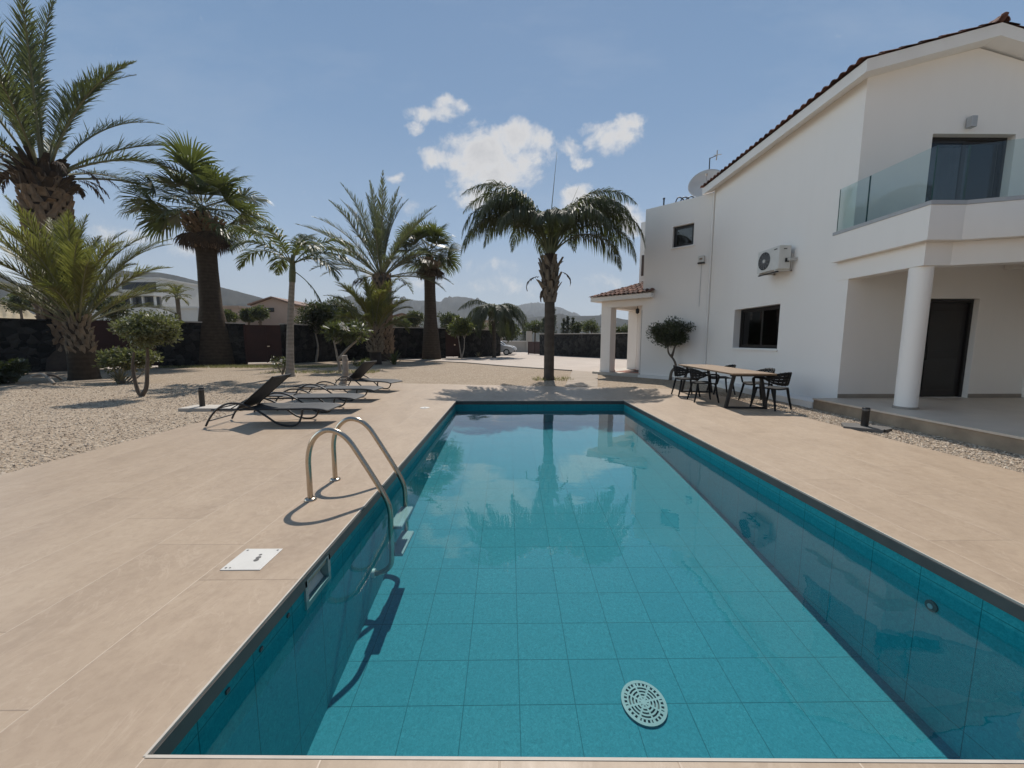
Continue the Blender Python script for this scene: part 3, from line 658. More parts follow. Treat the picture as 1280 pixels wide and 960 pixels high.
m = MB(); band(m, O, .16, 3.05, 3.60); bal = part(m, 'balcony', 'stucco')
m = MB(); m.prism([(7.005,HY-.004),(7.005,6.555),(7.45,6.555),(7.45+4.3*c20,6.555-4.3*s20),(12,HY-.004)], 3.06, 3.40); m.build('slab', M['stucco'], bal, True)
m = MB(); band(m, outline(-.012), .15, 3.603, 3.665); m.build('edge_channel', M['grey_trim'], bal, True)
m = MB(); m.prism([(7.01,HY-.005),(7.01,6.56),(7.45,6.56),(7.45+4.3*c20,6.56-4.3*s20),(12,HY-.005)], 3.403, 3.43); m.build('floor', M['porch_floor'], bal, True)
m = MB(); band(m, outline(.14), .24, 2.67, 3.048); part(m, 'beam', 'stucco')
def glass_panel(a, b, z0=3.667, z1=4.53):
    a, b = np.array(a), np.array(b); d = b-a; L = np.linalg.norm(d); u = d/L; n = np.array([-u[1],u[0]])*.012; a = a+u*.011; L -= .022
    m = MB(); m.obox((*a,z0), (*(u*L),0), (*n,0), (0,0,z1-z0)); gp = m.build('glass_panel', M['glass_green'], bal, True)
    for q in (-.004, L+.0005): m = MB(); p = a+u*q-n*.1; m.obox((*p,z0), (*(u*.0035),0), (*(n*1.2),0), (0,0,z1-z0)); m.build('glass_edge', M['glass_edge'], gp, True)
G = outline(.05)
glass_panel(G[0], (G[0][0],7.60)); glass_panel((G[0][0],7.60), G[1]); glass_panel(G[1], G[2])
gm = (G[2][0]+1.6*c20, G[2][1]-1.6*s20); glass_panel(G[2], gm); glass_panel(gm, (gm[0]+1.6*c20, gm[1]-1.6*s20))
m = MB(); m.lathe([(.172,.202),(.172,.235),(.156,.24)], 32, (7.15,6.72,0)); part(m, 'column_base', 'skirting')
m = MB(); m.lathe([(.155,.24),(.155,2.668)], 40, (7.15,6.72,0), caps=False); part(m, 'column', 'stucco')
# porch soffit panels seen under the balcony
m = MB(); m.box(8.2,12.5,6.75,6.95,2.86,3.055); m.box(10.2,10.4,6.96,HY-.01,2.86,3.055); part(m, 'beam', 'stucco')

m = MB(); m.prism([(8.65,5.55),(10.94,4.9),(10.94,-1),(6.9,-1),(6.9,4.55)], 3.055, 3.60); part(m, 'unseen_shade_roof', 'stucco'); m = MB(); m.lathe([(.155,.202),(.155,3.053)], 32, (7.25,4.0,0), caps=False); part(m, 'column', 'stucco'); m = MB(); m.box(10.95,11.2,-1,2.495,.21,3.05); part(m, 'side_wall', 'stucco')  # unseen roof slab and side wall added to darken the porch; column props slab
# main roof: two slopes with barrel tiles, white fascia and rake boards
RS = (7.08-6.44)/(9.18-6.72); RX0, RX1, RY0, RY1, RA = 6.72, 11.64, 7.70, 13.80, 9.18
cs = 1/math.hypot(1,RS); ct = RS*cs
def corrug(mb, o, u, v, n, L, S, pitch=.205, course=.38, smax=None, r=.055, lift=.028):
    o, u, v, n = [np.array(a, float) for a in (o,u,v,n)]; k = 7
    prof = [(-.5,0),(-.34,.30),(-.2,.75),(0,1.),(.2,.75),(.34,.30),(.5,0)]
    for j in range(int(round(L/pitch))):
        a = (j+.5)*pitch; Smx = S if smax is None else smax(a)
        if Smx < .1: continue
        s = 0.; jig = random.uniform(-.012,.012)
        while s < Smx-.02:
            e = min(s+course+.03, Smx); V = []; z = random.uniform(0,.006)
            for t, h0 in ((s-.02+jig, lift), (e+jig, 0)):
                V += [o+u*(a+x*pitch*1.06)+v*t+n*(h0+z+y*r) for x, y in prof]
            V += [o+u*(a+x*pitch*1.06)+v*(s-.02+jig)+n*(lift+z+y*r-.016) for x, y in prof]
            mb.add(V, [(i,i+1,k+i+1,k+i) for i in range(k-1)]+[(2*k+i,2*k+i+1,i+1,i) for i in range(k-1)], False)
            s += course
def m_rooftile():
    N = NT('roof_tile'); r = N.n('ShaderNodeNewGeometry').outputs['Random Per Island']; n = N.noise(N.coord(), 6, 4)
    col = N.ramp(N.math('ADD', N.math('MULTIPLY', r, .7), N.math('MULTIPLY', n, .3)), [(.15,(.060,.024,.017)),(.5,(.125,.050,.033)),(.8,(.20,.088,.056)),(.95,(.29,.17,.12))])
    return N.end(N.pbr(col, .85, N.bump(N.noise(N.coord(), 50, 3), .3, .004)))
M['tile'] = m_rooftile()
def slope_board(side):                                # solid roof deck (one slope)
    sg = 1 if side < 0 else -1; x0 = RX0 if side < 0 else 2*RA-RX0
    V = []
    for y in (RY0, RY1):
        V += [(x0,y,6.42),(RA,y,6.42+RS*(RA-RX0)),(RA,y,6.64+RS*(RA-RX0)),(x0,y,6.64)]
    mb = MB(); mb.add(V, [(0,1,2,3),(7,6,5,4),(0,4,5,1),(1,5,6,2),(2,6,7,3),(3,7,4,0)]); return mb
roof = part(slope_board(-1), 'roof', 'stucco_trim'); slope_board(1).build('roof_slope', M['stucco_trim'], roof, True)
m = MB(); SLn = (RA-RX0)/cs
corrug(m, (RX0-.04,RY0-.02,6.645-.04*RS), (0,1,0), (cs,0,ct), (-ct,0,cs), RY1-RY0+.06, SLn+.02); m.build('roof_tiles', M['tile'], roof, True)
m = MB(); x1 = 2*RA-RX0
corrug(m, (x1+.04,RY0-.02,6.645-.04*RS), (0,1,0), (-cs,0,ct), (ct,0,cs), RY1-RY0+.06, SLn+.02); m.build('roof_tiles', M['tile'], roof, True)
m = MB(); zr = 6.645+RS*(RA-RX0)
for i in range(16):
    y = RY0-.03+i*.4; r0 = .105; th = np.linspace(0,PI,9); V = []
    for yy_, rr_ in ((y,.115),(y+.43,.095)): V += [(RA+rr_*math.cos(a), yy_, zr+.005+rr_*math.sin(a)*.85) for a in th]
    V += [(RA+.098*math.cos(a), y, zr+.005+.098*math.sin(a)*.85) for a in th]
    m.add(V, [(k,k+1,k+10,k+9) for k in range(8)]+[(18+k,19+k,k+1,k) for k in range(8)])
# upturned finial end of the ridge
m.tube(smooth_path([(RA,RY0+.25,zr+.05),(RA,RY0+.10,zr+.06),(RA,RY0+.0,zr+.08),(RA-.02,RY0-.05,zr+.13)],4), [.085]*4+[.07]*4+[.05]*4+[.015], 8)
m.build('ridge_tiles', M['tile'], roof, True)
# diagonal wing: parapet block, small window
TW = 2.43; zt = 6.40
m = MB(); wall_holes(m, J, U, TW, -.1, zt, Bk*.24, [(.62,1.36,4.80,5.55)]); 
P1 = J+U*TW; m.obox((*P1[:2],-.1), U*-.24, Bk*4.6, (0,0,zt+.1)) if False else None
wall_holes(m, P1+Bk*.24, Bk, 4.4, -.1, zt, -U*.24, [])
m.obox((*(J+Bk*.26+U*.02)[:2],6.0), U*(TW-.28), Bk*4.2, (0,0,.12)); part(m, 'wing_wall', 'stucco')
window(J, U, Bk, .62, 1.36, 4.80, 5.55, .12, 1)
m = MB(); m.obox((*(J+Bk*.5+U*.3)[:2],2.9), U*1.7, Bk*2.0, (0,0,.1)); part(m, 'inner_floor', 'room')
# taller rear block behind the porch roof
q = J+U*(TW+.003)+Bk*2.1; m = MB(); m.obox((*q[:2],-.1), U*1.22, Bk*3, (0,0,6.72)); part(m, 'rear_block', 'stucco')
q = J+U*(TW+.35)+Bk*2.085; m = MB(); m.obox((*q[:2],4.3), U*.78, Bk*.012, (0,0,.9)); part(m, 'shutter', 'brown_wood')
# entrance porch at the end of the wing
porch = MB(); q = J+U*(TW+.005)-Bk*.18; porch.obox((*q[:2],-.08), U*2.1, Bk*3.3, (0,0,.17)); pp = part(porch, 'porch', 'concrete')
def pbox(s0, s1, d0, d1, z0, z1, name, mat, parent=None, **k):
    q = J+U*s0+Bk*d0; m = MB(); m.obox((*q[:2],z0), U*(s1-s0), Bk*(d1-d0), (0,0,z1-z0)); return m.build(name, M[mat], parent or pp, True, **k)
pbox(3.82,4.27,.02,.47,.092,2.80,'column','stucco'); pbox(3.80,4.29,.0,.49,.091,.17,'column_base','stucco_trim')
pbox(3.82,4.27,2.4,2.85,.092,2.80,'column','stucco')
pbox(TW+.02,TW+.20,.30,.52,.092,2.80,'pilaster','stucco')
pbox(TW+.004,TW+.06,.10,.28,.092,2.62,'door_jamb','brown_wood')
pbox(TW+.004,4.27,.02,.47,2.803,3.06,'beam','stucco'); pbox(3.82,4.27,.475,2.85,2.803,3.06,'beam','stucco')
pbox(1.98,4.62,-.30,-.02,3.062,3.23,'fascia','stucco_trim'); pbox(TW+.006,4.62,-.018,3.05,3.064,3.228,'ceiling','stucco_trim')
pbox(2.75,3.55,.9,1.6,.093,.103,'door_mat','black_plastic')
pbox(2.62,3.8,.3,3.0,.0915,.0925,'porch_paving','clay')
# hipped porch roof
e0, e1, dfr = 1.94, 4.66, -.34; wid = e1-e0; pr = R(21); v3 = Bk*math.cos(pr)+np.array([0,0,math.sin(pr)]); n3 = np.array([0,0,math.cos(pr)])-Bk*math.sin(pr)
dm = 1.9; q = J+U*e0+Bk*dfr; m = MB()
corrug(m, (q[0],q[1],3.235), U, v3, n3, wid, dm, .2, .34, lambda a: min(dm, (wid-a)/math.cos(pr)) if a > .52 else .36/math.cos(pr))
q2 = J+U*e1+Bk*dfr; v4 = -U*math.cos(pr)+np.array([0,0,math.sin(pr)]); n4 = np.array([0,0,math.cos(pr)])+U*math.sin(pr)
corrug(m, (q2[0],q2[1],3.235), Bk, v4, n4, 3.3, dm, .2, .34, lambda a: min(dm, a/math.cos(pr)))
m.build('roof_tiles', M['tile'], pp, True)
m = MB(); h = dm*math.cos(pr)                          # solid under the tiles
A0 = J+U*(TW+.003)+Bk*dfr; A1 = q2; A2 = J+U*(e1-h)+Bk*(dfr+h); A3 = J+U*(TW+.003)+Bk*(dfr+h); zz = 3.229; zh = zz+h*math.tan(pr)
V = [(*A0[:2],zz),(*A1[:2],zz),(*A2[:2],zh),(*A3[:2],zh)]; m.add(V, [(0,1,2,3)])
A4 = J+U*e1+Bk*3.0; A5 = J+U*(e1-h)+Bk*3.0; m.add([(*A1[:2],zz),(*A4[:2],zz),(*A5[:2],zh),(*A2[:2],zh)], [(0,1,2,3)])
m.build('roof_deck', M['stucco_trim'], pp, True)
# porch lantern by its door and pot (things of their own)
q = J+U*(TW+.32)+Bk*.25; t = thing('porch_lantern', 'small dark lantern hanging under the porch beam by the entrance', 'lantern', (q[0],q[1],2.5))
m = MB(); m.lathe([(.02,.0),(.07,.04),(.075,.17),(.03,.22)], 12); m.build('body', M['black_metal'], t); m = MB(); m.tube([(0,0,.22),(0,0,.30)], .012, 6); m.build('stem', M['black_metal'], t)
q = J+U*3.1+Bk*2.3; t = thing('plant_pot', 'round clay pot standing on the porch floor', 'pot', (q[0],q[1],.093))
m = MB(); m.lathe([(.12,0),(.2,.12),(.22,.24),(.16,.34),(.18,.38),(.14,.37),(.13,.3)], 20); m.build('pot', M['clay'], t)
m = MB(); m.lathe([(.0,.31),(.13,.312)], 14, caps=False); m.build('soil', M['boots_dark'], t)
# things fixed to the house
def ac():
    t = thing('air_conditioner', 'white outdoor air conditioning unit with round fan grille on the white wall', 'air conditioner', (7.0,9.92,3.42))
    m = MB(); m.box(-.41,-.11,-.40,.40,-.26,.30); body = m.build('casing', M['ac_white'], t, bevel=.015)
    m = MB(); m.lathe([(.225,0),(.225,.012),(.21,.016)], 36); V = m.v; 
    g = MB(); th = np.linspace(0,2*PI,37)
    g.add([(-.413, .13+.225*math.cos(a), .02+.225*math.sin(a)) for a in th[:-1]], [tuple(range(36))]); g.build('fan_opening', M['black_plastic'], t)
    g = MB()
    for r in (.06,.10,.14,.18,.22): g.tube([(-.42, .13+r*math.cos(a), .02+r*math.sin(a)) for a in th], .0035, 5, False)
    for a in np.linspace(0,2*PI,13)[:-1]: g.tube([(-.424,.13+.04*math.cos(a),.02+.04*math.sin(a)),(-.424,.13+.225*math.cos(a),.02+.225*math.sin(a))], .0035, 5)
    g.build('fan_grille', M['grey_trim'], t)
    g = MB(); g.add([(-.428,.13+.04*math.cos(a),.02+.04*math.sin(a)) for a in th[:-1]]+[(-.415,.13+.045*math.cos(a),.02+.045*math.sin(a)) for a in th[:-1]], [tuple(range(36))]+[(i,(i+1)%36,36+(i+1)%36,36+i) for i in range(36)]); g.build('fan_hub', M['white_plastic'], t)
    g = MB(); g.box(-.413,-.409,-.33,-.22,.215,.24); g.build('vent_mark', M['dark_frame'], t); g = MB(); g.box(-.30,-.22,-.404,-.400,.205,.225); g.build('vent_mark', M['dark_frame'], t)
    g = MB(); g.box(-.25,-.17,-.43,-.402,-.10,-.01); g.build('valve_cover', M['dark_frame'], t)
    for z, q in ((-.03,.02),(-.06,-.02)):
        g = MB(); g.tube(smooth_path([(-.21,-.43,z),(-.17,-.48,z-.01),(-.08,-.48,z),(-.01,-.46,z+.02)],5), .014, 7); g.build('pipe', M['white_plastic'], t)
    for y in (-.30,.30):
        g = MB(); g.box(-.42,-.002,y-.02,y+.02,-.30,-.262); g.box(-.04,-.002,y-.02,y+.02,-.302,.12); g.build('bracket', M['ac_white'], t)
    g = MB(); g.box(-.40,-.36,-.36,.36,-.33,-.303); g.build('foot_rail', M['dark_frame'], t)
ac()
q = J+U*.30; t = thing('siren_box', 'small cream alarm siren box with dark base on the white wall', 'alarm box', (q[0],q[1],4.22), R(135))
m = MB(); m.obox((-.10,.002,-.08),(.20,0,0),(0,.09,0),(0,0,.22)); m.build('casing', M['white_plastic'], t, bevel=.02)
m = MB(); m.obox((-.11,.002,-.13),(.22,0,0),(0,.10,0),(0,0,.048)); m.build('base', M['dark_frame'], t, bevel=.008)
m = MB(); m.obox((-.05,.093,.0),(.1,0,0),(0,.004,0),(0,0,.06)); m.build('plate', M['teak'], t)
m = MB(); m.tube([(0,.008,-.13),(0.01,.008,-1.6)], .006, 5); m.build('conduit', M['grey_trim'], t)
t = thing('downpipe', 'thin white downpipe in the corner where the two wings meet', 'downpipe', (6.965,13.46,0)); m = MB(); m.tube([(0,0,.1),(0,0,6.35)], .035, 10); m.build('pipe', M['stucco_trim'], t)
for z in (1.5,3.3,5.1): m = MB(); m.lathe([(.04,z),(.04,z+.04)], 10); m.build('clip', M['stucco_trim'], t)
t = thing('wall_lamp', 'small grey up and down wall lamp above the balcony door', 'lamp', (9.08,HY,5.66))
m = MB(); m.box(-.055,.055,-.12,-.02,-.10,.10); m.build('casing', M['grey_trim'], t, bevel=.006); m = MB(); m.box(-.03,.03,-.02,-.001,-.05,.05); m.build('bracket', M['grey_trim'], t)
m = MB(); m.lathe([(.035,.0),(.035,.004)], 14, (0,-.07,-.106)); m.build('lens', M['lamp_glass'], t)
def dish():
    c = J+U*.62+Bk*1.05; t = thing('satellite_dish', 'large pale satellite dish on the flat roof beside the tiled eave', 'satellite dish', (c[0],c[1],6.12))
    d = Vector((-.45,-.80,.40)).normalized(); rot = d.to_track_quat('Z','Y').to_matrix()
    m = MB(); prof = [(.001,0)]+[(r,.16*(r/.62)**2) for r in np.linspace(.08,.62,9)]; m.lathe(prof, 36, caps=False); m.v = [np.array([tuple(rot@Vector(p)+Vector((0,0,.92))) for p in v]) for v in m.v]; m.build('reflector', M['dish'], t, solid=.012)
    m = MB(); m.tube([(0,0,0),(0,0,.88)], .035, 10); m.build('mast', M['grey_trim'], t)
    tip = rot@Vector((0,0,.62))+Vector((0,0,.86)); e = rot@Vector((0,-.6,.16))+Vector((0,0,.92)); m = MB(); m.tube([tuple(e),tuple(tip)], .014, 6); m.build('arm', M['grey_trim'], t)
    m = MB(); m.tube([tuple(tip),tuple(tip+rot@Vector((0,0,.12)))], .04, 8); m.build('receiver', M['white_plastic'], t)
dish()
c = J+U*.70+Bk*1.45; t = thing('aerial', 'thin roof aerial with small white antenna on a dark pole', 'aerial', (c[0],c[1],6.12))
AZ = .45
m = MB(); m.tube([(0,0,0),(0,0,1.62+AZ)], .02, 8); m.tube([(0,0,1.6+AZ),(.22,-.05,1.68+AZ)], .014, 6); m.build('pole', M['black_metal'], t)
m = MB(); m.tube([(.22,-.05,1.52+AZ),(.24,-.05,1.86+AZ)], .022, 8); m.tube([(.12,-.05,1.69+AZ),(.40,-.06,1.72+AZ)], .012, 6); m.tube([(.27,-.13,1.70+AZ),(.27,.04,1.70+AZ)], .008, 6); m.build('antenna', M['white_plastic'], t)
def pipes():
    c = J+U*1.55+Bk*.8; t = thing('roof_pipes', 'black looping water pipes rising above the flat roof parapet', 'pipes', (c[0],c[1],6.12))
    for k in range(3):
        o = U*(-.22+.18*k); m = MB(); P = [o+np.array([0,0,0]), o+np.array([0,0,.42])-U*.02, o-U*.14+np.array([0,0,.60+.05*k]), o-U*.34+np.array([0,0,.58]), o-U*.44+np.array([0,0,.3]), o-U*.46]
        m.tube(smooth_path(P,5), .022, 8); m.build('pipe', M['black_metal'], t)
pipes()
c = J+U*2.05+Bk*.7; t = thing('vent_pipe', 'short dark vent pipe standing on the flat roof near its corner', 'pipe', (c[0],c[1],6.12)); m = MB(); m.tube([(0,0,0),(0,0,.74)], .03, 8); m.build('pipe', M['black_metal'], t); m = MB(); m.lathe([(.045,.74),(.045,.78),(.01,.80)], 10); m.build('cap', M['black_metal'], t)

# ------------------------------------------------------------------ pool fittings
t = thing('pool_ladder', 'stainless steel pool ladder with two arched handrails and white steps', 'pool ladder', (-1.755,3.525,0))
for s in (-.245,.245):
    P = smooth_path([(0,s,0),(0,s,.20),(.005,s,.40),(.055,s,.545),(.155,s,.625),(.265,s,.615),(.36,s,.54),(.45,s,.40),(.60,s,.14),(.675,s,-.01),(.70,s,-.12),(.702,s,-.30),(.702,s,-.52),(.68,s,-.63),(.60,s,-.69),(.525,s,-.70)], 7)
    m = MB(); m.tube(P, .0235, 16); h = m.build('handrail', M['steel'], t)
    m = MB(); m.lathe([(.052,.001),(.052,.008),(.045,.018),(.027,.022)], 24, (0,s,0)); m.build('flange', M['steel'], h)
    m = MB(); m.tube([(.520,s,-.70),(.545,s,-.70)], .04, 14); m.build('wall_pad', M['white_plastic'], h)
for z in (-.27,-.53):
    m = MB(); m.box(.668,.79,-.212,.212,z-.03,z); st = m.build('step', M['drain_plastic'], t, bevel=.008)
    m = MB()
    for k in range(6): m.box(.672+.02*k,.680+.02*k,-.205,.205,z+.0005,z+.005)
    m.build('tread', M['drain_plastic'], st)
t = thing('skimmer_cover', 'square white skimmer cover set flush in the deck beside the pool', 'cover', (-1.648,2.345,0))
m = MB(); m.box(-.123,.123,-.121,.121,-.01,.005); m.build('lid', M['white_plastic'], t, bevel=.002)
for x, y, r in ((.02,.045,.010),(.028,.012,.016),(.032,-.016,.016),(-.10,-.10,.007),(-.075,-.10,.006),(.10,.10,.007),(-.10,.10,.007)): m = MB(); m.lathe([(r,.0062),(r*.8,.0068)], 12, (x,y,0)); m.build('finger_hole', M['pad_dark'], t)
t = thing('round_cover', 'small round white cover in the deck near the far pool end', 'cover', (-1.76,8.0,0)); m = MB(); m.lathe([(.10,.0),(.10,.005),(.09,.007)], 24); m.build('lid', M['white_plastic'], t); m = MB(); m.lathe([(.02,.0072),(.02,.0078)], 10); m.build('finger_hole', M['pad_dark'], t)
t = thing('skimmer', 'pool skimmer opening with pale frame in the left pool wall', 'skimmer', (PX0,2.33,-.125))
m = MB(); y0, y1, z0, z1 = SK[0]-2.33, SK[1]-2.33, SK[2]+.125, SK[3]+.125
for a in ((y0-.02,y0+.012,z0-.02,z1+.0),(y1-.012,y1+.02,z0-.02,z1),(y0+.012,y1-.012,z0-.02,z0+.012),(y0+.012,y1-.012,z1-.012,z1)): m.box(-.05,.012,*a)
m.build('frame', M['drain_plastic'], t)
m = MB(); m.box(-.26,-.25,y0-.01,y1+.01,z0-.02,z1+.01); m.box(-.25,-.001,y0-.01,y0-.002,z0-.02,z1); m.box(-.25,-.001,y1+.002,y1+.01,z0-.02,z1); m.box(-.25,-.001,y0,y1,z0-.03,z0-.02); m.build('chamber', M['grey_trim'], t)
m = MB(); m.obox((-.03,y0+.02,z0+.02),(0,y1-y0-.04,0),(.012,0,0),(-.06,0,.09)); m.build('weir_flap', M['white_plastic'], t)
def drain():
    t = thing('floor_drain', 'round pale slotted drain cover on the pool floor', 'drain', (.935,2.37,-1.090)); t.rotation_euler.x = math.atan(.125)
    m = MB(); m.lathe([(.140,.001),(.140,.004)], 40); m.build('sump', M['pad_dark'], t)
    m = MB()
    def arc(r0, r1, a0, a1, z0=.005, z1=.016):
        k = max(2, int((a1-a0)/.12)); th = np.linspace(a0, a1, k+1)
        V = [(r*math.cos(a), r*math.sin(a), z) for z in (z0,z1) for r in (r0,r1) for a in th]; n = k+1
        F = [(2*n+i,2*n+i+1,3*n+i+1,3*n+i) for i in range(k)]+[(i,i+1,2*n+i+1,2*n+i) for i in range(k)]+[(n+i+1,n+i,3*n+i,3*n+i+1) for i in range(k)]+[(0,2*n,3*n,n),(k,n+k,3*n+k,2*n+k)]
        m.add(V, F)
    arc(.132,.152,0,2*PI); arc(.0,.020,0,2*PI)
    for r in (.033,.056,.079,.102): arc(r,r+.011,0,2*PI,.005,.0155)
    for q in range(8):
        a = q*PI/4+.2
        for r in (.02,.044,.067,.090,.113): arc(r,r+.0125 if r < .11 else .132,a-.004/max(r,.02),a+.004/max(r,.02)+.004/r,.005,.015)
    for q in range(28): a = q*2*PI/28; arc(.113,.132,a,a+.10,.005,.0148)
    m.build('grate', M['drain_plastic'], t)
drain()
t = thing('pool_inlet', 'small dark oval water inlet in the right pool wall', 'inlet', (PX1,2.28,-.31)); 
m = MB(); m.tube([(-.012,0,0),(0,0,0)], .036, 20); m.build('flange', M['pad_dark'], t); m = MB(); m.tube([(-.018,0,0),(-.0125,0,0)], .016, 12); m.build('nozzle', M['grey_trim'], t)
cl = thing('wall_clip', 'small dark clip just under the coping of the left pool wall', 'clip', (PX0,1.53,-.125), group='clips on the left pool wall')
m = MB(); m.box(.001,.008,-.012,.012,-.010,.010); m.build('clip', M['coping'], cl, bevel=.003)
for y in (1.76,1.995): c = copy_tree(cl); c.location = (PX0,y,-.125)

# ------------------------------------------------------------------ sun loungers
def lounger(flat, label):
    t = thing('sun_lounger', label, 'sun lounger', group='sun loungers beside the pool'); w = .31
    for s in (-w, w):
        P = smooth_path([(0,s,.02),(.06,s,.13),(.17,s,.27),(.32,s,.37),(.48,s,.395),(.66,s,.36),(.84,s,.27),(1.0,s,.16),(1.14,s,.06),(1.28,s,.018),(1.42,s,.022),(1.50,s,.08),(1.545,s,.18),(1.57,s,.285)], 5)
        m = MB(); m.tube(P, .0165, 9); m.build('side_frame', M['black_metal'], t)
        m = MB(); m.tube(smooth_path([(.10,s*.94,.285),(.5,s*.94,.285),(1.2,s*.94,.285),(1.62,s*.94,.29),(1.86,s*.94,.275),(1.95,s*.94,.255)],3), .015, 8); m.build('seat_rail', M['black_metal'], t)
    m = MB(); m.tube([(.035,-w,.10),(.035,w,.10)], .012, 7); m.build('cross_bar', M['black_metal'], t)
    for x, z in ((.10,.285),(.55,.275),(1.15,.272),(1.95,.255)): m = MB(); m.tube([(x,-w*.94,z),(x,w*.94,z)], .013, 7); m.build('cross_bar', M['black_metal'], t)
    def sling(name, P, ww, par=None):
        P = smooth_path(P, 4); k = len(P); ys = np.linspace(-ww, ww, 9); m = MB()
        V = [(x, y, z-.022*(1-(y/ww)**2)) for x, _, z in P for y in ys]
        m.add(V, [(i*9+j,i*9+j+1,(i+1)*9+j+1,(i+1)*9+j) for i in range(k-1) for j in range(8)], True); return m.build(name, M['sling'], par or t, solid=.006)
    sling('seat_sling', [(.56,0,.305),(.9,0,.300),(1.3,0,.300),(1.62,0,.305),(1.86,0,.290),(1.95,0,.268)], w*.93)
    if flat: a0 = (.545,.32); a1 = (-.03,.335); lean = None
    else: a0 = (.50,.30); a1 = (1.10,.815)
    d = np.array(a1)-np.array(a0); L = np.linalg.norm(d); d = d/L
    pt = lambda q: (a0[0]+d[0]*q, a0[1]+d[1]*q)
    P = [(*[pt(q)[0]],0,pt(q)[1]) for q in np.linspace(0,L,5)]
    b = sling('backrest', P, w*.86)
    for s in (-w*.88, w*.88):
        m = MB(); m.tube([(pt(0)[0],s,pt(0)[1]),(pt(L*.5)[0],s,pt(L*.5)[1]),(pt(L)[0],s,pt(L)[1])], .0135, 8); m.build('backrest_rail', M['black_metal'], b)
    m = MB(); m.tube([(pt(L)[0],-w*.88,pt(L)[1]),(pt(L)[0],w*.88,pt(L)[1])], .016, 8); m.build('head_bar', M['black_metal'], b)
    if not flat:
        for s in (-w*.7, w*.7): m = MB(); m.tube([(pt(L*.45)[0],s,pt(L*.45)[1]),(1.12,s,.29)], .010, 6) if False else m.tube([(pt(L*.42)[0],s,pt(L*.42)[1]),(.36,s,.29)], .010, 6); m.build('prop', M['black_metal'], b)
    return t
a = lounger(False, 'black sun lounger with raised backrest, nearest of the four to the bollard light')
a.location = (-4.95,6.50,0); a.rotation_euler.z = R(1.5)
f = lounger(True, 'flat black sun lounger directly behind the nearest raised one')
f.location = (-4.98,7.75,0); f.rotation_euler.z = R(1)
g = copy_tree(f); g['label'] = 'flat black sun lounger beside the cut pale stump'; g.location = (-5.06,9.25,0); g.rotation_euler.z = R(-3)
h = copy_tree(a); h['label'] = 'black sun lounger with raised backrest, farthest of the four'; h.location = (-4.98,11.35,0); h.rotation_euler.z = R(-19)

# ------------------------------------------------------------------ dining table and chairs
t = thing('dining_table', 'long outdoor dining table with pale wooden top and black slanted legs', 'table', (5.08,9.12,0), R(-5))
m = MB()
for k in range(7): m.box(-.43+.1229*k,-.43+.1229*k+.118,-1.54,1.54,.722,.756)
m.build('tabletop', M['teak'], t, bevel=.003)
m = MB(); m.box(-.36,.36,-1.36,-1.30,.68,.719); m.box(-.36,.36,1.30,1.36,.68,.719); m.box(-.03,.03,-1.299,1.299,.68,.718); m.build('table_frame', M['black_metal'], t)
for y in (-1.28,1.28):
    for s in (-1,1):
        m = MB(); m.obox((s*.20-.035,y-.03,.0),(.07,0,0),(0,.06,0),(s*.16,0,.68)) if False else m.obox((s*.40-.028,y-.025,.0),(.056,0,0),(0,.06,0),(-s*.13,0,.679)); m.build('leg', M['black_metal'], t)
    m = MB(); m.box(-.362,.362,y-.025,y+.025,.004,.04); m.build('foot_bar', M['black_metal'], t)
def chair():
    t = thing('garden_chair', '', 'chair', group='chairs around the dining table')   # faces +x
    m = MB(); V = []; 
    for x in np.linspace(-.22,.24,9):
        for y in np.linspace(-.23,.23,9): V.append((x*(1-.12*(abs(y)/.23)**3), y, .44-.018*(1-(y/.23)**2)-(.02 if x > .2 else 0)))
    m.add(V, [(i*9+j,(i+1)*9+j,(i+1)*9+j+1,i*9+j+1) for i in range(8) for j in range(8)], True); m.build('seat', M['black_plastic'], t, solid=.025)
    for sx in (-1,1):
        for sy in (-1,1): m = MB(); m.tube([(sx*.19+.0,sy*.20,.43),(sx*.22,sy*.225,.22),(sx*.265-.0,sy*.25,.0)], [.026,.023,.018], 8); m.build('leg', M['black_plastic'], t)
    # wrap-round back: horizontal slats between the arms, with a thick top rail
    th = np.linspace(-PI*.5, PI*.5, 21)
    def curve(h, r=1): return [(-.03-.235*r*math.cos(a)-.03*(h-.45) if abs(a) < 1.5 else -.03, .275*r*math.sin(a), h) for a in th]
    def hz(a, f): lo = .50+.12*(abs(a)/(PI/2))**2; hi = .78-.13*(abs(a)/(PI/2))**2.2; return lo+(hi-lo)*f
    b = MB(); n = len(th)
    for f0, f1 in ((0,.22),(.25,.47),(.50,.72),(.75,1.0)):
        V = []
        for f_ in (f0,f1): V += [(-.03-(.235+.05*f_)*math.cos(a), (.275+.01*f_)*math.sin(a), hz(a,f_)) for a in th]
        b.add(V, [(i,i+1,n+i+1,n+i) for i in range(n-1)], True)
    for i in range(0,n,2):
        a = th[i]; b.tube([(-.03-.235*math.cos(a), .275*math.sin(a), hz(a,0)), (-.03-.285*math.cos(a), .285*math.sin(a), hz(a,1))], .009, 5)
    b.build('backrest', M['black_plastic'], t, solid=.012)
    for s in (-1,1):
        m = MB(); m.tube(smooth_path([(-.03,s*.285,.645),(.10,s*.285,.650),(.20,s*.275,.64),(.235,s*.262,.60),(.225,s*.245,.52),(.21,s*.225,.43)],4), .019, 8); m.build('armrest', M['black_plastic'], t)
    return t
ch = chair(); ch.location = (4.60,9.78,0); ch.rotation_euler.z = R(-4); ch['label'] = 'black chair on the pool side of the table, at its far end'
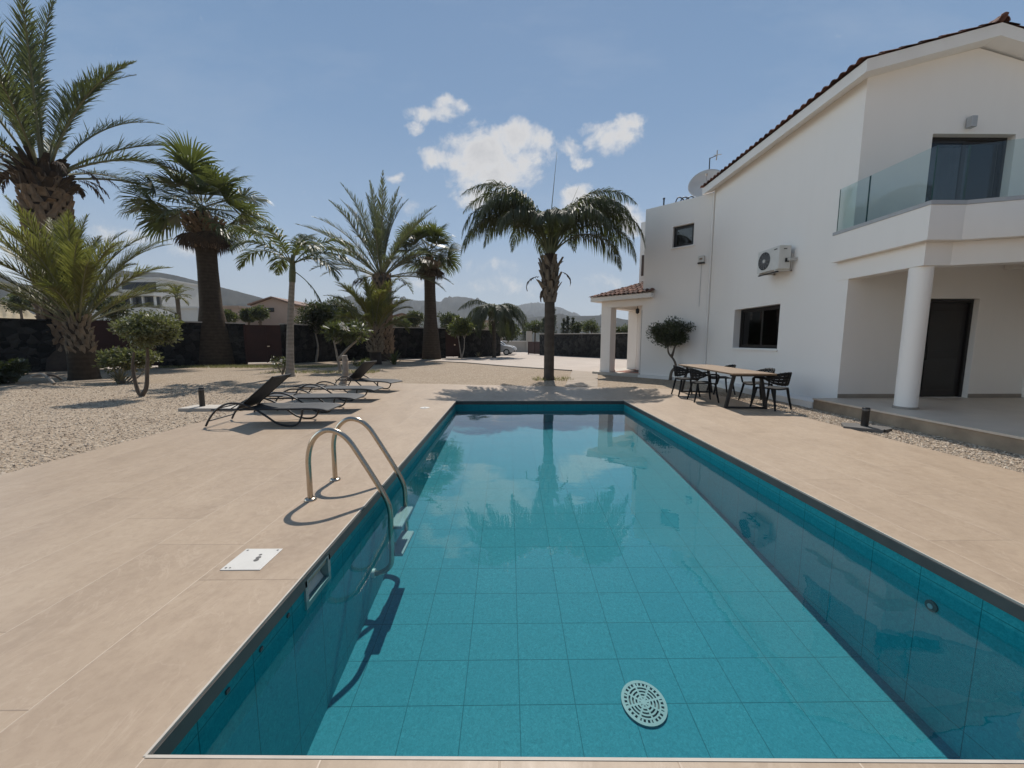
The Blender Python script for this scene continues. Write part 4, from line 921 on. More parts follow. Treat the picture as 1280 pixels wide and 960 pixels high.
for x, y, r, lab in ((4.58,8.86,-8,'black chair on the pool side of the table, nearer the table legs'),(5.72,10.15,172,'black chair by the house wall, half hidden behind the far part of the table'),
                     (5.78,8.75,178,'black chair on the house side, seen behind the near table legs'),(5.50,7.86,112,'black chair with its back to the pool, at the near corner of the table')):
    c = copy_tree(ch); c.location = (x,y,0); c.rotation_euler.z = R(r); c['label'] = lab

# ------------------------------------------------------------------ bollard lights, stump
t = thing('bollard_light', 'black bollard light on a pale concrete pad in the gravel by the loungers', 'bollard light', (-6.46,8.05,0), group='bollard lights')
m = MB(); m.lathe([(.05,.035),(.05,.36),(.052,.362),(.052,.43),(.045,.435)], 20); m.build('post', M['black_metal'], t)
m = MB(); m.lathe([(.0535,.375),(.0535,.40)], 20); m.build('lens', M['pad_dark'], t)
m = MB(); m.box(-.30,.85,-.26,.20,-.06,.035); m.build('pad', M['concrete'], t, bevel=.01)
t = thing('bollard_light', 'black bollard light on broken dark slabs in the gravel by the terrace', 'bollard light', (5.80,6.05,0), group='bollard lights')
m = MB(); m.lathe([(.05,.03),(.05,.27),(.052,.272),(.052,.33),(.045,.335)], 20); m.build('post', M['black_metal'], t)
m = MB(); m.lathe([(.0535,.285),(.0535,.31)], 20); m.build('lens', M['pad_dark'], t)
m = MB(); m.prism([(-.36,-.02),(.02,-.30),(.10,-.22),(.06,.22),(-.14,.28)], -.04, .03); m.build('slab', M['pad_dark'], t)
m = MB(); m.prism([(.115,-.24),(.30,-.16),(.36,-.02),(.20,.14),(.075,.2)], -.05, .022); m.build('slab', M['pad_dark'], t)
t = thing('tree_stump', 'thin pale cut stump standing between the loungers and the gravel', 'stump', (-5.25,12.25,0))
m = MB(); m.tube(smooth_path([(-.06,0,-.03),(.0,0,.2),(.06,0,.45),(.05,.02,.7),(.04,0,.95)],4), [.13]*2+[.10]*6+[.085]*9, 10); m.build('trunk', M['bark_pale'], t)
m = MB(); m.tube([(.05,0,.62),(.12,-.03,.72),(.16,-.05,.84)], [.045,.03,.02], 7); m.build('branch', M['bark_pale'], t)

# ------------------------------------------------------------------ leaves and palms
def nrm(a): return a/(np.linalg.norm(a, axis=-1, keepdims=True)+1e-9)
def frond(mb, rb, base, az, e0, L, droop, n=70, ll=.42, lw=.028, ang=50, vee=25, sag=.35, s0=.16, pw=1.4, rr=.022, twist=0., prof=None):
    """feather leaf: arching midrib and two rows of narrow blades; e0 and droop in degrees; sag = how far blades hang"""
    k = 16; s = np.linspace(0,1,k+1); el = np.radians(e0-droop*s**pw)
    a = az+twist*s; d = np.stack([np.cos(el)*np.cos(a), np.cos(el)*np.sin(a), np.sin(el)],1)
    P = np.concatenate([[base], np.array(base)+np.cumsum((d[:-1]+d[1:])/2*L/k, 0)])
    rb.tube(P, rr*(1-.85*s), 5, False)
    q = np.sort(np.clip(np.linspace(s0,.995,n)+RNG.normal(0,.004,n),s0,.999)); ix = q*k; i0 = np.minimum(ix.astype(int),k-1); fr = (ix-i0)[:,None]
    O = P[i0]*(1-fr)+P[i0+1]*fr; T = nrm(d[i0]*(1-fr)+d[i0+1]*fr)
    sd_ = nrm(np.cross(T, np.array([0,0,1.])+1e-6)); up = np.cross(sd_, T)
    pf = prof(q) if prof else np.minimum(1, .35+2.6*(q-s0))*np.clip((1.04-q)*2.6,.16,1)
    for sg in (-1,1):
        n_ = len(q); av = np.radians(ang*(1-.45*q)+RNG.normal(0,7,n_))[:,None]; vv = np.radians(vee+RNG.normal(0,11,n_))[:,None]
        dirv = nrm(T*np.cos(av)+(sd_*sg*np.cos(vv)+up*np.sin(vv))*np.sin(av)); l = (ll*pf*RNG.uniform(.82,1.12,n_))[:,None]
        g = np.array([0,0,-1.]); d2 = nrm(dirv+g*sag*RNG.uniform(.4,1.5,n_)[:,None]); d3 = nrm(d2+g*sag*1.1*RNG.uniform(.5,1.4,n_)[:,None])
        w = nrm(np.cross(dirv, up+RNG.normal(0,.25,(n_,3))))*(lw*(.6+.4*pf)[:,None])
        A = O; B = O+dirv*l*.35; C = B+d2*l*.35; D = C+d3*l*.30
        V = np.stack([A-w*.35,A+w*.35,B-w*.5,B+w*.5,C-w*.4,C+w*.4,D],1).reshape(-1,3); b0 = 7*np.arange(n_)[:,None]
        mb.bulk(V, np.concatenate([b0+[[0,1,3,2]], b0+[[2,3,5,4]]])); mb.g.append((np.concatenate([b0+[[4,5,6]]])+(mb.n-len(V)), False))
    return P
def fan(mb, rb, base, az, e0, Lp, Rf, n=30, spread=125, droop=.5, pdroop=25):
    k = 6; s = np.linspace(0,1,k+1); el = np.radians(e0-pdroop*s**1.3); d = np.stack([np.cos(el)*math.cos(az), np.cos(el)*math.sin(az), np.sin(el)],1)
    P = np.concatenate([[base], np.array(base)+np.cumsum((d[:-1]+d[1:])/2*Lp/k,0)]); rb.tube(P, .030*(1-.45*s), 5, False)
    T = d[-1]; sd_ = nrm(np.cross(T,[0,0,1.])); up = np.cross(sd_,T); ro = random.gauss(0,.38); sd_, up = sd_*math.cos(ro)+up*math.sin(ro), up*math.cos(ro)-sd_*math.sin(ro)
    T2 = nrm(T*math.cos(.10)-up*math.sin(.10)*1.0); th = np.radians(np.linspace(-spread,spread,n)+RNG.normal(0,1.6,n))[:,None]
    dirv = nrm(T2*np.cos(th)+sd_*np.sin(th)); dirv = nrm(dirv+up*.22*np.abs(np.sin(th))); l = (Rf*(.72+.28*np.cos(th*.6)[:,0])*RNG.uniform(.9,1.06,n))[:,None]
    wb = 2*math.radians(spread)/n*.62; g = np.array([0,0,-1.]); pl = (np.where(np.arange(n) % 2 == 0,1,-1)*.02)[:,None]*up
    A = P[-1]+0*dirv; B = A+dirv*l*.5+pl; d2 = nrm(dirv+g*droop*.35*RNG.uniform(.6,1.4,n)[:,None]); C = B+d2*l*.28; d3 = nrm(d2+g*droop*1.5*RNG.uniform(.3,1.5,n)[:,None]); D = C+d3*l*.24
    w = nrm(np.cross(dirv,up))
    V = np.stack([A-w*.012,A+w*.012,B-w*l*.5*wb,B+w*l*.5*wb,C-w*l*.30*wb,C+w*l*.30*wb,D],1).reshape(-1,3); b0 = 7*np.arange(n)[:,None]
    mb.bulk(V, np.concatenate([b0+[[0,1,3,2]], b0+[[2,3,5,4]]])); mb.g.append((b0+[[4,5,6]]+(mb.n-len(V)), False))
def boots(mb, z0, z1, r0, r1, nring, rows, size=.3, out=.5, up=.9, jit=.1):
    """old leaf bases: overlapping tongues spiralling up the trunk"""
    for i in range(rows):
        f = i/max(1,rows-1); z = z0+(z1-z0)*f; r = r0+(r1-r0)*f
        for j in range(nring):
            a = 2*PI*(j+.5*(i % 2))/nring+random.uniform(-.06,.06); ca, sa = math.cos(a), math.sin(a); rad = np.array([ca,sa,0]); tan = np.array([-sa,ca,0]); u = nrm(rad*out+np.array([0,0,up])+RNG.normal(0,jit,3))
            w = 2*PI*r/nring*.50; o = rad*r*.9+np.array([0,0,z]); s = size*random.uniform(.8,1.2); q = nrm(np.cross(tan,u))
            V = [o-tan*w+q*0-u*s*.25, o+tan*w-u*s*.25, o+tan*w*.62+u*s, o-tan*w*.62+u*s, o-tan*w*.5-u*s*.2+q*w*-.5+rad*w*.75, o+tan*w*.5-u*s*.2+rad*w*.75, o+tan*w*.4+u*s*1.02+rad*w*.35, o-tan*w*.4+u*s*1.02+rad*w*.35]
            mb.add(V, [(0,1,5,4),(4,5,6,7),(1,2,6,5),(3,0,4,7),(2,3,7,6)])
def palm_root(name, label, xy, group=None): return thing(name, label, 'palm tree', (xy[0],xy[1],-.03), group=group)
GA = PI*(3-math.sqrt(5))
def crown_feather(cnt, e_hi, e_lo, L, droop, zb, rb_, **k):
    c = MB(); r = MB()
    for i in range(cnt):
        f = i/(cnt-1); e = e_hi+(e_lo-e_hi)*f+random.uniform(-6,6); az = i*GA+random.uniform(-.15,.15); a = rb_*(.3+.7*f)
        kk = dict(k); Lm = L*random.uniform(.88,1.08)*(.8+.2*math.sin(PI*min(1,f+.25)))
        frond(c, r, (a*math.cos(az), a*math.sin(az), zb-f*rb_*.9), az, e, Lm, droop*random.uniform(.8,1.2)*(.7+.5*f), twist=random.uniform(-.15,.15), **kk)
    return c, r
def dead_fronds(n, z, r, L, e=(-70,-30), mat='dead_leaf'):
    m = MB(); q = MB()
    for i in range(n):
        az = random.uniform(0,2*PI); frond(m, q, (r*math.cos(az), r*math.sin(az), z+random.uniform(-.2,.2)), az, random.uniform(20,40), L*random.uniform(.7,1.2), 110, n=22, ll=L*.22, lw=.05, ang=35, vee=0, sag=1.0, s0=.35)
    return m, q

# 1 the largest date palm, far left
t = palm_root('date_palm', 'largest date palm, tall thick trunk rough with old leaf bases, at far left', (-22.0,19.3))
m = MB(); m.lathe([(.95,0),(.92,.6),(.66,1.0),(.60,3),(.62,7.2),(.74,8.6),(.62,9.6),(.3,9.9)], 20, wob=.03); tr = m.build('trunk', M['boots_dark'], t)
m = MB(); boots(m, 1.0, 8.8, .66, .80, 12, 26, .36, .38, .95, .2); m.build('leaf_bases', M['boots'], tr)
m = MB(); boots(m, 8.6, 9.7, .85, .62, 12, 5, .5, .8, .85, .2); m.build('upper_leaf_bases', M['boots_dark'], tr)
c, r = crown_feather(26, 88, 18, 7.7, 48, 9.7, .55, n=105, ll=.98, lw=.042, ang=46, vee=30, sag=.14, rr=.06, pw=1.7)
c.build('crown', M['date_leaf'], t); r.build('leaf_stalks', M['rachis'], t)
m, q = dead_fronds(14, 9.2, .8, 2.2); m.build('dead_leaves', M['dead_leaf'], t)
# 2 small yellowish date palm
t = palm_root('date_palm', 'short yellowish green date palm spreading in front of the largest palm', (-16.05,14.6))
m = MB(); m.lathe([(.46,0),(.43,.1),(.40,.5),(.40,.95)], 18, wob=.02); m.lathe([(.38,.95),(.34,1.2),(.33,1.9),(.25,2.3),(.1,2.5)], 18); tr = m.build('trunk', M['wash_trunk'], t)
m = MB(); boots(m, 1.0, 2.2, .34, .28, 10, 7, .28, .40, .95, .15); m.build('leaf_bases', M['boots_pale'], tr)
c, r = crown_feather(34, 86, 36, 4.4, 52, 2.35, .28, n=100, ll=.80, lw=.026, ang=40, vee=30, sag=.18, rr=.036, pw=1.7)
c.build('crown', M['date_yellow'], t); r.build('leaf_stalks', M['rachis'], t)
# 3 thick fan palm
def fan_palm(label, xy, zt, r0, r1, skz, skr, zc, Lp, Rf, n, seed):
    random.seed(seed); t = palm_root('fan_palm', label, xy, 'fan palms')
    m = MB(); m.lathe([(r0*1.02,0),(r0*.98,.4),(r0*.88,1.2),(r0*.78,2.2),(r1*1.12,zt*.5),(r1,zt*.8),(r1,zt),(r1*.85,zc-1.1),(.12,zc-.6)], 24, wob=.008); tr = m.build('trunk', M['wash_trunk'], t)
    m = MB(); boots(m, zt-.15, skz, r1*1.0, skr*.78, 15, 8, .42, .85, .75, .22); m.build('leaf_bases', M['boots'], tr)
    c = MB(); r = MB(); dd = MB()
    for i in range(n):
        f = i/(n-1); e = math.degrees(math.asin(max(-1,min(1,1-1.42*f))))*.93+4+random.uniform(-7,7); az = i*GA+random.uniform(-.2,.2)
        fan(c, r, (.22*math.cos(az), .22*math.sin(az), zc-.7*f-.25), az, e, Lp*random.choice((.42,.6,.8,1.,1.1))*(.9+.2*f), Rf*random.uniform(.85,1.1), spread=84, droop=.28+.6*f, pdroop=5+12*f)
    for i in range(16):
        az = random.uniform(0,2*PI); fan(dd, r, (r1*.8*math.cos(az), r1*.8*math.sin(az), skz-.1), az, -25+random.uniform(-15,15), Lp*.5, Rf*.55, n=14, spread=60, droop=1.2, pdroop=55)
    c.build('crown', M['fan_leaf'], t); r.build('leaf_stalks', M['rachis'], t); dd.build('dead_leaves', M['dead_leaf'], t)
fan_palm('fan palm with thick smooth flared trunk and round dark crown, left of the slender palm', (-17.5,23.1), 6.9, .95, .50, 8.2, 1.05, 9.75, 1.8, 1.7, 42, 21)
fan_palm('smaller fan palm with straight brown trunk, beside the grey feathery date palm', (-6.0,30.1), 6.5, .74, .42, 7.4, .78, 8.8, 1.35, 1.4, 40, 22)
# 4 slender pale trunked palm
t = palm_root('slender_palm', 'slender palm with smooth pale grey trunk and a few drooping fronds', (-8.85,15.55))
m = MB(); P = smooth_path([(0,0,0),(.04,0,.5),(.10,0,1.5),(.20,0,2.6),(.33,0,3.8)],4); m.tube(P, np.interp(np.linspace(0,1,len(P)),[0,.1,.3,.7,1],[.22,.165,.145,.12,.10]), 14); m.build('trunk', M['fox_trunk'], t)
m = MB(); m.tube([(.33,0,3.75),(.36,0,4.1),(.39,0,4.5),(.41,0,4.8)], [.115,.12,.09,.05], 12); m.build('crown_shaft', M['green_shaft'], t)
c = MB(); r = MB()
for i, (az, e, L, dr) in enumerate(((PI*.95,40,2.1,105),(PI*1.05,64,2.1,90),(.05,34,2.3,110),(.25,54,2.4,105),(-.3,20,1.9,95),(PI*.5,70,2.0,80),(-PI*.5,55,2.0,90),(PI*.75,35,1.8,95),(-.75,45,2.0,110),(PI*1.3,45,1.8,100),(.9,55,2.0,95))):
    frond(c, r, (.38+.05*math.cos(az), .05*math.sin(az), 4.45), az, e, L*1.3, dr, n=50, ll=.78, lw=.052, ang=55, vee=8, sag=.45, rr=.024, s0=.15)
frond(c, r, (.42,-.12,4.2), .15, -35, 1.9, 50, n=30, ll=.40, lw=.05, ang=30, vee=0, sag=.9, s0=.3)
c.build('crown', M['fox_leaf'], t); r.build('leaf_stalks', M['green_shaft'], t)
# 5 grey feathery date palm, 6 yellow green palm in front of it
random.seed(5)
t = palm_root('date_palm', 'grey green feathery date palm with tall upright fronds, centre left', (-9.0,28.0))
m = MB(); m.lathe([(.62,0),(.58,1.0),(.58,5.0),(.52,5.9),(.2,6.4)], 18, wob=.03); tr = m.build('trunk', M['boots_dark'], t)
m = MB(); boots(m, .6, 5.9, .62, .58, 12, 19, .34, .4, .95); m.build('leaf_bases', M['boots'], tr)
c, r = crown_feather(36, 86, 10, 6.2, 44, 6.3, .4, n=84, ll=.80, lw=.042, ang=48, vee=34, sag=.10, rr=.05, pw=1.7)
c.build('crown', M['date_grey'], t); r.build('leaf_stalks', M['rachis'], t)
m, q = dead_fronds(12, 5.6, .5, 1.9); m.build('dead_leaves', M['dead_leaf'], t)
t = palm_root('date_palm', 'low yellow green palm in front of the grey feathery date palm', (-8.2,23.8))
m = MB(); m.lathe([(.38,0),(.34,.2),(.34,.9),(.40,1.2),(.38,2.0),(.25,2.4),(.1,2.6)], 18); tr = m.build('trunk', M['boots_dark'], t)
m = MB(); boots(m, .85, 2.2, .42, .36, 10, 7, .36, .55, .95, .15); m.build('leaf_bases', M['boots_pale'], tr)
c, r = crown_feather(26, 84, 34, 3.6, 70, 2.2, .28, n=90, ll=.75, lw=.034, ang=42, vee=30, sag=.18, rr=.036, pw=1.9)
c.build('crown', M['date_yellow'], t); r.build('leaf_stalks', M['rachis'], t)
# 7 queen palms: arching fronds with hanging leaflets
def queen_palm(label, xy, zt, rt, zc, L, fr, boot, nl=100, ll=.75, lw=.022, seed=3, pw=1.25):
    random.seed(seed); t = palm_root('queen_palm', label, xy, 'queen palms')
    m = MB(); m.lathe([(rt*1.25,0),(rt*1.02,.15),(rt,1.2),(rt*.98,zt*.6),(rt*1.0,zt)], 20, wob=.006); tr = m.build('trunk', M['queen_trunk'], t)
    if boot:
        m = MB(); boots(m, zt-.35, zt+.05, rt*1.05, rt*1.25, 7, 3, .28, .35, .95, .12); boots(m, zt+.05, zc-.45, rt*1.35, rt*1.5, 8, 4, .36, .5, .9, .18); m.build('leaf_bases', M['boots_grey'], tr)
        m = MB(); m.lathe([(rt,zt-.02),(rt*1.55,zt+.2),(rt*1.6,zc-.4),(rt*1.0,zc)], 14); m.build('leaf_sheath', M['boots_dark'], tr); m = MB(); m.lathe([(rt*1.15,zc-.2),(rt*.8,zc+.3),(rt*.35,zc+1.0)], 12); m.build('crown_shaft', M['green_shaft'], tr)
    c = MB(); r = MB()
    for az, e, l, dr in fr:
        az = R(az); frond(c, r, (.12*math.cos(az), .12*math.sin(az), zc), az, e, l*L, dr, n=nl, ll=ll, lw=lw, ang=60, vee=-6, sag=1.5, s0=.20, pw=pw, rr=.034, twist=random.uniform(-.1,.1))
    c.build('crown', M['queen_leaf'], t); r.build('leaf_stalks', M['green_shaft'], t); return t
FQ = [(185,88,1.05,92),(-5,88,1.0,98),(40,88,.95,85),(170,88,1.08,104),(180,74,1.0,128),(172,62,1.02,122),(192,84,.95,130),(200,66,1.05,125),(150,72,.95,125),(215,76,1.,130),(165,86,.9,118),(187,52,.98,112),
      (0,70,1.0,125),(-12,60,1.03,120),(10,80,.95,128),(25,66,1.,125),(-30,72,.98,128),(5,50,.98,112),(-8,84,.92,112),(15,42,.85,100),
      (-80,84,.62,126),(-105,80,.6,126),(90,68,.95,122),(60,74,.95,125),(120,74,.95,125),(-48,66,.8,124),(222,66,.8,124)]
t = queen_palm('queen palm with drooping feathery crown at the far end of the pool', (1.52,14.15), 3.25, .185, 4.55, 4.3, [(a, min(89,e+10), l, d+36) for a, e, l, d in FQ], True, nl=120, ll=.95, lw=.030)
m = MB(); m.tube([(0,0,4.3),(.04,0,6.2),(.20,0,8.0)], [.035,.016,.004], 6); m.tube([(.1,0,4.5),(.7,.1,6.2),(1.0,.1,6.9)], [.014,.008,.003], 5); m.build('spear_leaf', M['rachis'], t)
m = MB(); q = MB(); frond(m, q, (-.2,-.12,3.7), PI, 15, 1.0, 130, n=26, ll=.22, lw=.07, ang=22, vee=0, sag=1.2, s0=.2); frond(m, q, (.2,-.1,3.9), .3, 10, .9, 120, n=16, ll=.16, lw=.05, ang=25, vee=0, sag=1.2, s0=.3); frond(m, q, (-.1,-.2,3.4), -2.3, -20, .8, 90, n=18, ll=.18, lw=.06, ang=22, vee=0, sag=1.2, s0=.2); m.build('dead_leaves', M['dead_leaf'], t)
queen_palm('smaller weeping queen palm by the boundary wall near the parked cars', (-1.2,33.2), 3.1, .17, 3.85, 3.9, [(i*25.7+random.uniform(-8,8), random.choice((48,66,80,87)), random.uniform(.7,1.08), random.uniform(135,172)) for i in range(34)], False, 90, .95, .042, 9, .62)

# ------------------------------------------------------------------ broadleaf trees and shrubs
def leafcloud(mb, C, sig, n, size, asp=.45, flat=.8):
    C = np.asarray(C, float); ci = RNG.integers(0, len(C), n); sg = np.asarray(sig)[ci] if np.ndim(sig) else np.full(n, sig)
    d = nrm(RNG.normal(size=(n,3)))*(RNG.random(n)**.45)[:,None]; p = C[ci]+d*sg[:,None]*np.array([1,1,flat])
    u = nrm(RNG.normal(size=(n,3))+d*.9+np.array([0,0,.25])); w = nrm(np.cross(u, RNG.normal(size=(n,3)))); s = (size*RNG.uniform(.6,1.25,n))[:,None]
    V = np.stack([p, p+u*s*.5-w*s*asp*.5, p+u*s, p+u*s*.5+w*s*asp*.5],1).reshape(-1,3)
    mb.bulk(V, np.arange(4*n).reshape(n,4))
def tree(name, label, cat, xy, trunk, cc, rad, nclump, nleaf, size, mat, bark='bark', sig=.4, group=None, asp=.45, r0=.06, z0=-.03, sticks=True, seed=None):
    if seed is not None: random.seed(seed)
    t = thing(name, label, cat, (xy[0],xy[1],z0), group=group); cc = np.array(cc, float); rad = np.array(rad, float); C = []
    for i in range(nclump):
        d = nrm(RNG.normal(size=3)); d *= RNG.random()**.5; C.append(cc+d*rad*.82*RNG.uniform(.8,1.16))
    b = MB(); tops = []
    for P in trunk:
        q = smooth_path(P, 5); b.tube(q, np.linspace(r0, r0*.45, len(q)), 9); tops.append(np.array(P[-1], float))
    if sticks:
        for c in C[:26]:
            s = min(tops, key=lambda k: np.linalg.norm(k-c)); mid = (s+c)/2+RNG.normal(0,.06,3)*np.linalg.norm(c-s); b.tube(smooth_path([s,mid,c],3), np.linspace(r0*.4,r0*.12,7), 5)
    b.build('trunk', M[bark], t)
    m = MB(); leafcloud(m, C, np.array([random.uniform(.7,1.25)*sig for _ in C]), nleaf, size, asp); m.build('crown', M[mat], t); return t
tree('olive_tree', 'small round clipped olive tree with crooked trunk against the white house', 'tree', (5.99,14.0), [[(0,0,0),(.04,0,.3),(.17,-.02,.52),(.10,0,.75),(-.10,0,1.0),(-.14,0,1.25)],[(.02,0,.88),(.06,0,1.0),(.12,0,1.25)]], (-.12,0,1.72), (.78,.78,.60), 60, 9000, .085, 'olive_leaf', sig=.24, r0=.055, asp=.35, seed=1)
tree('small_tree', 'forked small tree with pale green rounded crown standing in the gravel', 'tree', (-9.5,9.95), [[(0,0,0),(-.10,0,.12),(-.16,0,.45),(-.17,0,.85),(-.10,0,1.15)],[(.0,0,.05),(.10,.02,.25),(.17,.02,.7),(.24,0,1.15),(.22,0,1.5)]], (.36,0,1.72), (.82,.72,.42), 56, 6500, .105, 'bush_leaf', 'bark', sig=.22, r0=.055, asp=.34, seed=2)
tree('shrub', 'low pale green shrub with thin stems behind the forked small tree', 'shrub', (-13.3,13.4), [[(0,0,0),(-.3,0,.3),(-.45,0,.7)],[(0,0,0),(.2,.1,.3),(.4,0,.7)],[(.1,0,0),(.5,0,.25),(.75,0,.6)]], (.05,0,.82), (.95,.8,.35), 36, 4200, .13, 'bush_leaf', 'bark_pale', sig=.25, r0=.03, seed=3)
tree('shrub', 'dark low shrub at the far left edge beside the stone wall', 'shrub', (-17.3,12.9), [[(0,0,0),(-.2,0,.2),(-.3,0,.4)],[(0,0,0),(.3,.1,.2),(.5,0,.35)]], (0,0,.42), (1.25,.9,.42), 40, 5200, .15, 'dark_leaf', sig=.28, r0=.03, seed=4)
t = thing('fallen_branch', 'bare fallen branch lying on the gravel by the dark low shrub', 'branch', (-15.2,12.75,0))
m = MB(); m.tube(smooth_path([(-.5,0,.25),(-.2,0,.32),(.1,-.1,.22),(.4,-.2,.02)],4), .045, 7); m.build('branch', M['bark_pale'], t); m = MB(); m.tube(smooth_path([(-.2,0,.30),(.1,.1,.26),(.2,.2,.1)],4), .035, 6); m.build('twig', M['bark'], t)
tree('round_tree', 'dark dense round tree by the wall behind the slender palm', 'tree', (-13.3,26.6), [[(0,0,0),(.15,0,.6),(.2,0,1.2),(.1,0,1.9)]], (.25,0,3.0), (1.35,1.2,1.05), 60, 6000, .30, 'dark_leaf', 'bark_pale', sig=.42, r0=.10, asp=.22, seed=6)
t = tree('plumeria', 'plumeria with forked pale branches, tufted leaves and a white flower', 'tree', (-7.7,17.6), [[(0,0,0),(-.05,0,.4),(-.12,0,.8),(-.20,0,1.3)],[(-.08,0,.55),(.15,0,.85),(.5,0,1.2),(.9,0,1.55),(1.1,0,1.85)]], (.35,0,1.85), (1.15,.7,.42), 30, 1600, .30, 'mid_leaf', 'bark_pale', sig=.33, r0=.075, asp=.24, seed=7)
for q in ((.33,-.5,2.17),(.44,-.5,2.02),(.57,-.5,1.96)): m = MB(); leafcloud(m, [q], .09, 30, .09, .7); m.build('flower', M['flower'], t)
tree('small_tree', 'yellow green small tree with thin forked trunk in front of the boundary wall', 'tree', (-3.75,31.0), [[(0,0,0),(-.10,0,.7),(-.22,0,1.6)],[(0,0,.1),(.20,0,.8),(.25,0,1.6)]], (-.02,0,2.55), (1.2,1.0,.85), 44, 4200, .24, 'yel_leaf', 'bark_pale', sig=.38, r0=.07, asp=.34, seed=8)
def stems(name, label, cat, xy, n, h, size, mat, fl=None, lean=.5, z0=-.03, group=None, seed=1):
    random.seed(seed); t = thing(name, label, cat, (xy[0],xy[1],z0), group=group); b = MB(); C = []
    for i in range(n):
        a = random.uniform(0,2*PI); l = random.uniform(.3,1)*lean; q = (l*math.cos(a)*h, l*math.sin(a)*h, h*random.uniform(.7,1)); b.tube(smooth_path([(0,0,0),(q[0]*.35,q[1]*.35,q[2]*.5),q],3), .012, 5); C += [q, (q[0]*.7,q[1]*.7,q[2]*.75)]
    b.build('stems', M['bark'], t); m = MB(); leafcloud(m, C, h*.18, n*45, size, .3); m.build('leaves', M[mat], t)
    if fl:
        for q in C[:12:2]: m = MB(); leafcloud(m, [q], .05, 12, .07, .8); m.build('flower', M['flower'], t)
stems('flowering_shrub', 'small flowering shrub with white blooms at the foot of the slender palm', 'shrub', (-9.35,15.9), 9, .75, .11, 'mid_leaf', True, seed=3)
stems('flowering_shrub', 'low leafy plant with pale blooms beside the stump and the plumeria trunk', 'shrub', (-6.6,17.2), 8, .55, .16, 'mid_leaf', True, .7, seed=4)
def agave(label, xy, n, L, mat, seed, w=.07):
    random.seed(seed); t = thing('agave', label, 'plant', (xy[0],xy[1],-.03)); m = MB()
    for i in range(n):
        az = i*GA; e = R(random.uniform(15,80)); l = L*random.uniform(.7,1.1); d = np.array([math.cos(az)*math.cos(e), math.sin(az)*math.cos(e), math.sin(e)]); sdv = np.array([-math.sin(az),math.cos(az),0]); o = d*.05
        A = o; B = o+d*l*.5; C = B+nrm(d+np.array([0,0,-.25]))*l*.5; m.add([A-sdv*w*.5,A+sdv*w*.5,B-sdv*w*.6+[0,0,.02],B+sdv*w*.6+[0,0,.02],C], [(0,1,3,2),(2,3,4)])
    m.build('leaves', M[mat], t); b = MB(); b.lathe([(.1,0),(.12,.08),(.04,.16)], 10); b.build('stem', M['bark'], t)
agave('spiky dark agave at the foot of the low yellow green palm', (-7.0,23.6), 34, 1.0, 'mid_leaf', 1, .09)
agave('small spiky plant under the low pale green shrub', (-13.0,12.9), 26, .55, 'dry_leaf', 2, .06)
agave('small dry tuft of spiky leaves by the wall, left of the driveway', (-2.6,33.6), 22, .55, 'dry_leaf', 3, .06)
def grass(name, spots, n, h):
    m = MB(); 
    for (x0,x1,y0,y1), k in spots:
        x = RNG.uniform(x0,x1,k); y = RNG.uniform(y0,y1,k); a = RNG.uniform(0,2*PI,k); l = h*RNG.uniform(.4,1.2,k); p = np.stack([x,y,np.full(k,-.03)],1); w = np.stack([np.cos(a),np.sin(a),0*a],1)*.012
        tp = p+np.stack([RNG.normal(0,.5,k)*l, RNG.normal(0,.5,k)*l, l],1); V = np.stack([p-w,p+w,tp],1).reshape(-1,3); m.bulk(V, np.arange(3*k).reshape(k,3))
    struct(m.build(name, M['dry_grass']), 'stuff')
grass('dry_grass', [((-19,-9.5,20.6,22.4),3600),((-11,-6,17.0,18.4),900),((.9,2.4,13.7,14.8),220),((-6.5,-5.4,29,30.5),500)], 0, .13)

# ------------------------------------------------------------------ trees beyond the boundary wall
def zt_(px, py, Y): return (px-635)/478*Y, 1.4+(426.5-py)/478*Y
def back_tree(label, px, pyt, pyb, hw, Y, mat, seed, kind='tree'):
    x, zt1 = zt_(px, pyt, Y); _, zb = zt_(px, pyb, Y); rx = hw/478*Y; h = zt1-zb; zb = min(zb, zt1-.8)
    tree('broadleaf_tree', label, 'tree', (x,Y), [[(0,0,0),(.1,0,max(.4,zb)),(.0,0,zb+h*.35)]], (0,0,(zt1+zb)/2), (rx,rx*.9,h*.5), 34, 2600, max(.28,rx*.16), mat, sig=rx*.34, r0=.16, group='trees beyond the boundary wall', seed=seed)
back_tree('dark bushy tree over the wall, just left of the grey feathery date palm', 428, 372, 408, 24, 44, 'dark_leaf', 31)
back_tree('dark spreading tree over the wall between the yellow green palm and the smaller fan palm', 520, 388, 413, 15, 52, 'dark_leaf', 32)
back_tree('pale olive bush over the wall, right of the low yellow green palm', 504, 396, 413, 11, 46, 'mid_leaf', 33)
back_tree('dark tree over the wall right behind the smaller fan palm trunk', 562, 388, 414, 18, 54, 'dark_leaf', 34)
back_tree('mid green tree left of the weeping queen palm, over the wall', 596, 396, 415, 13, 58, 'mid_leaf', 35)
back_tree('wide dark hedge like tree behind the parked cars', 632, 404, 424, 22, 62, 'dark_leaf', 36)
back_tree('dark leafy tree behind the rust gate, under the yellowish palm fronds', 152, 372, 405, 20, 36, 'dark_leaf', 37)
back_tree('small green tree left of the yellowish palm, on the slope behind the wall', 42, 366, 392, 14, 48, 'mid_leaf', 38)
back_tree('small dark tree in front of the pink house, above the boundary wall', 292, 389, 404, 12, 42, 'mid_leaf', 39)
back_tree('dark shrub like tree between the two pink houses', 316, 388, 404, 8, 44, 'dark_leaf', 40)
back_tree('grey green tree in front of the gabled pink house', 330, 384, 402, 11, 43, 'mid_leaf', 41)
back_tree('broad mid green tree over the right wall, beside the white porch', 738, 400, 418, 14, 60, 'mid_leaf', 42)
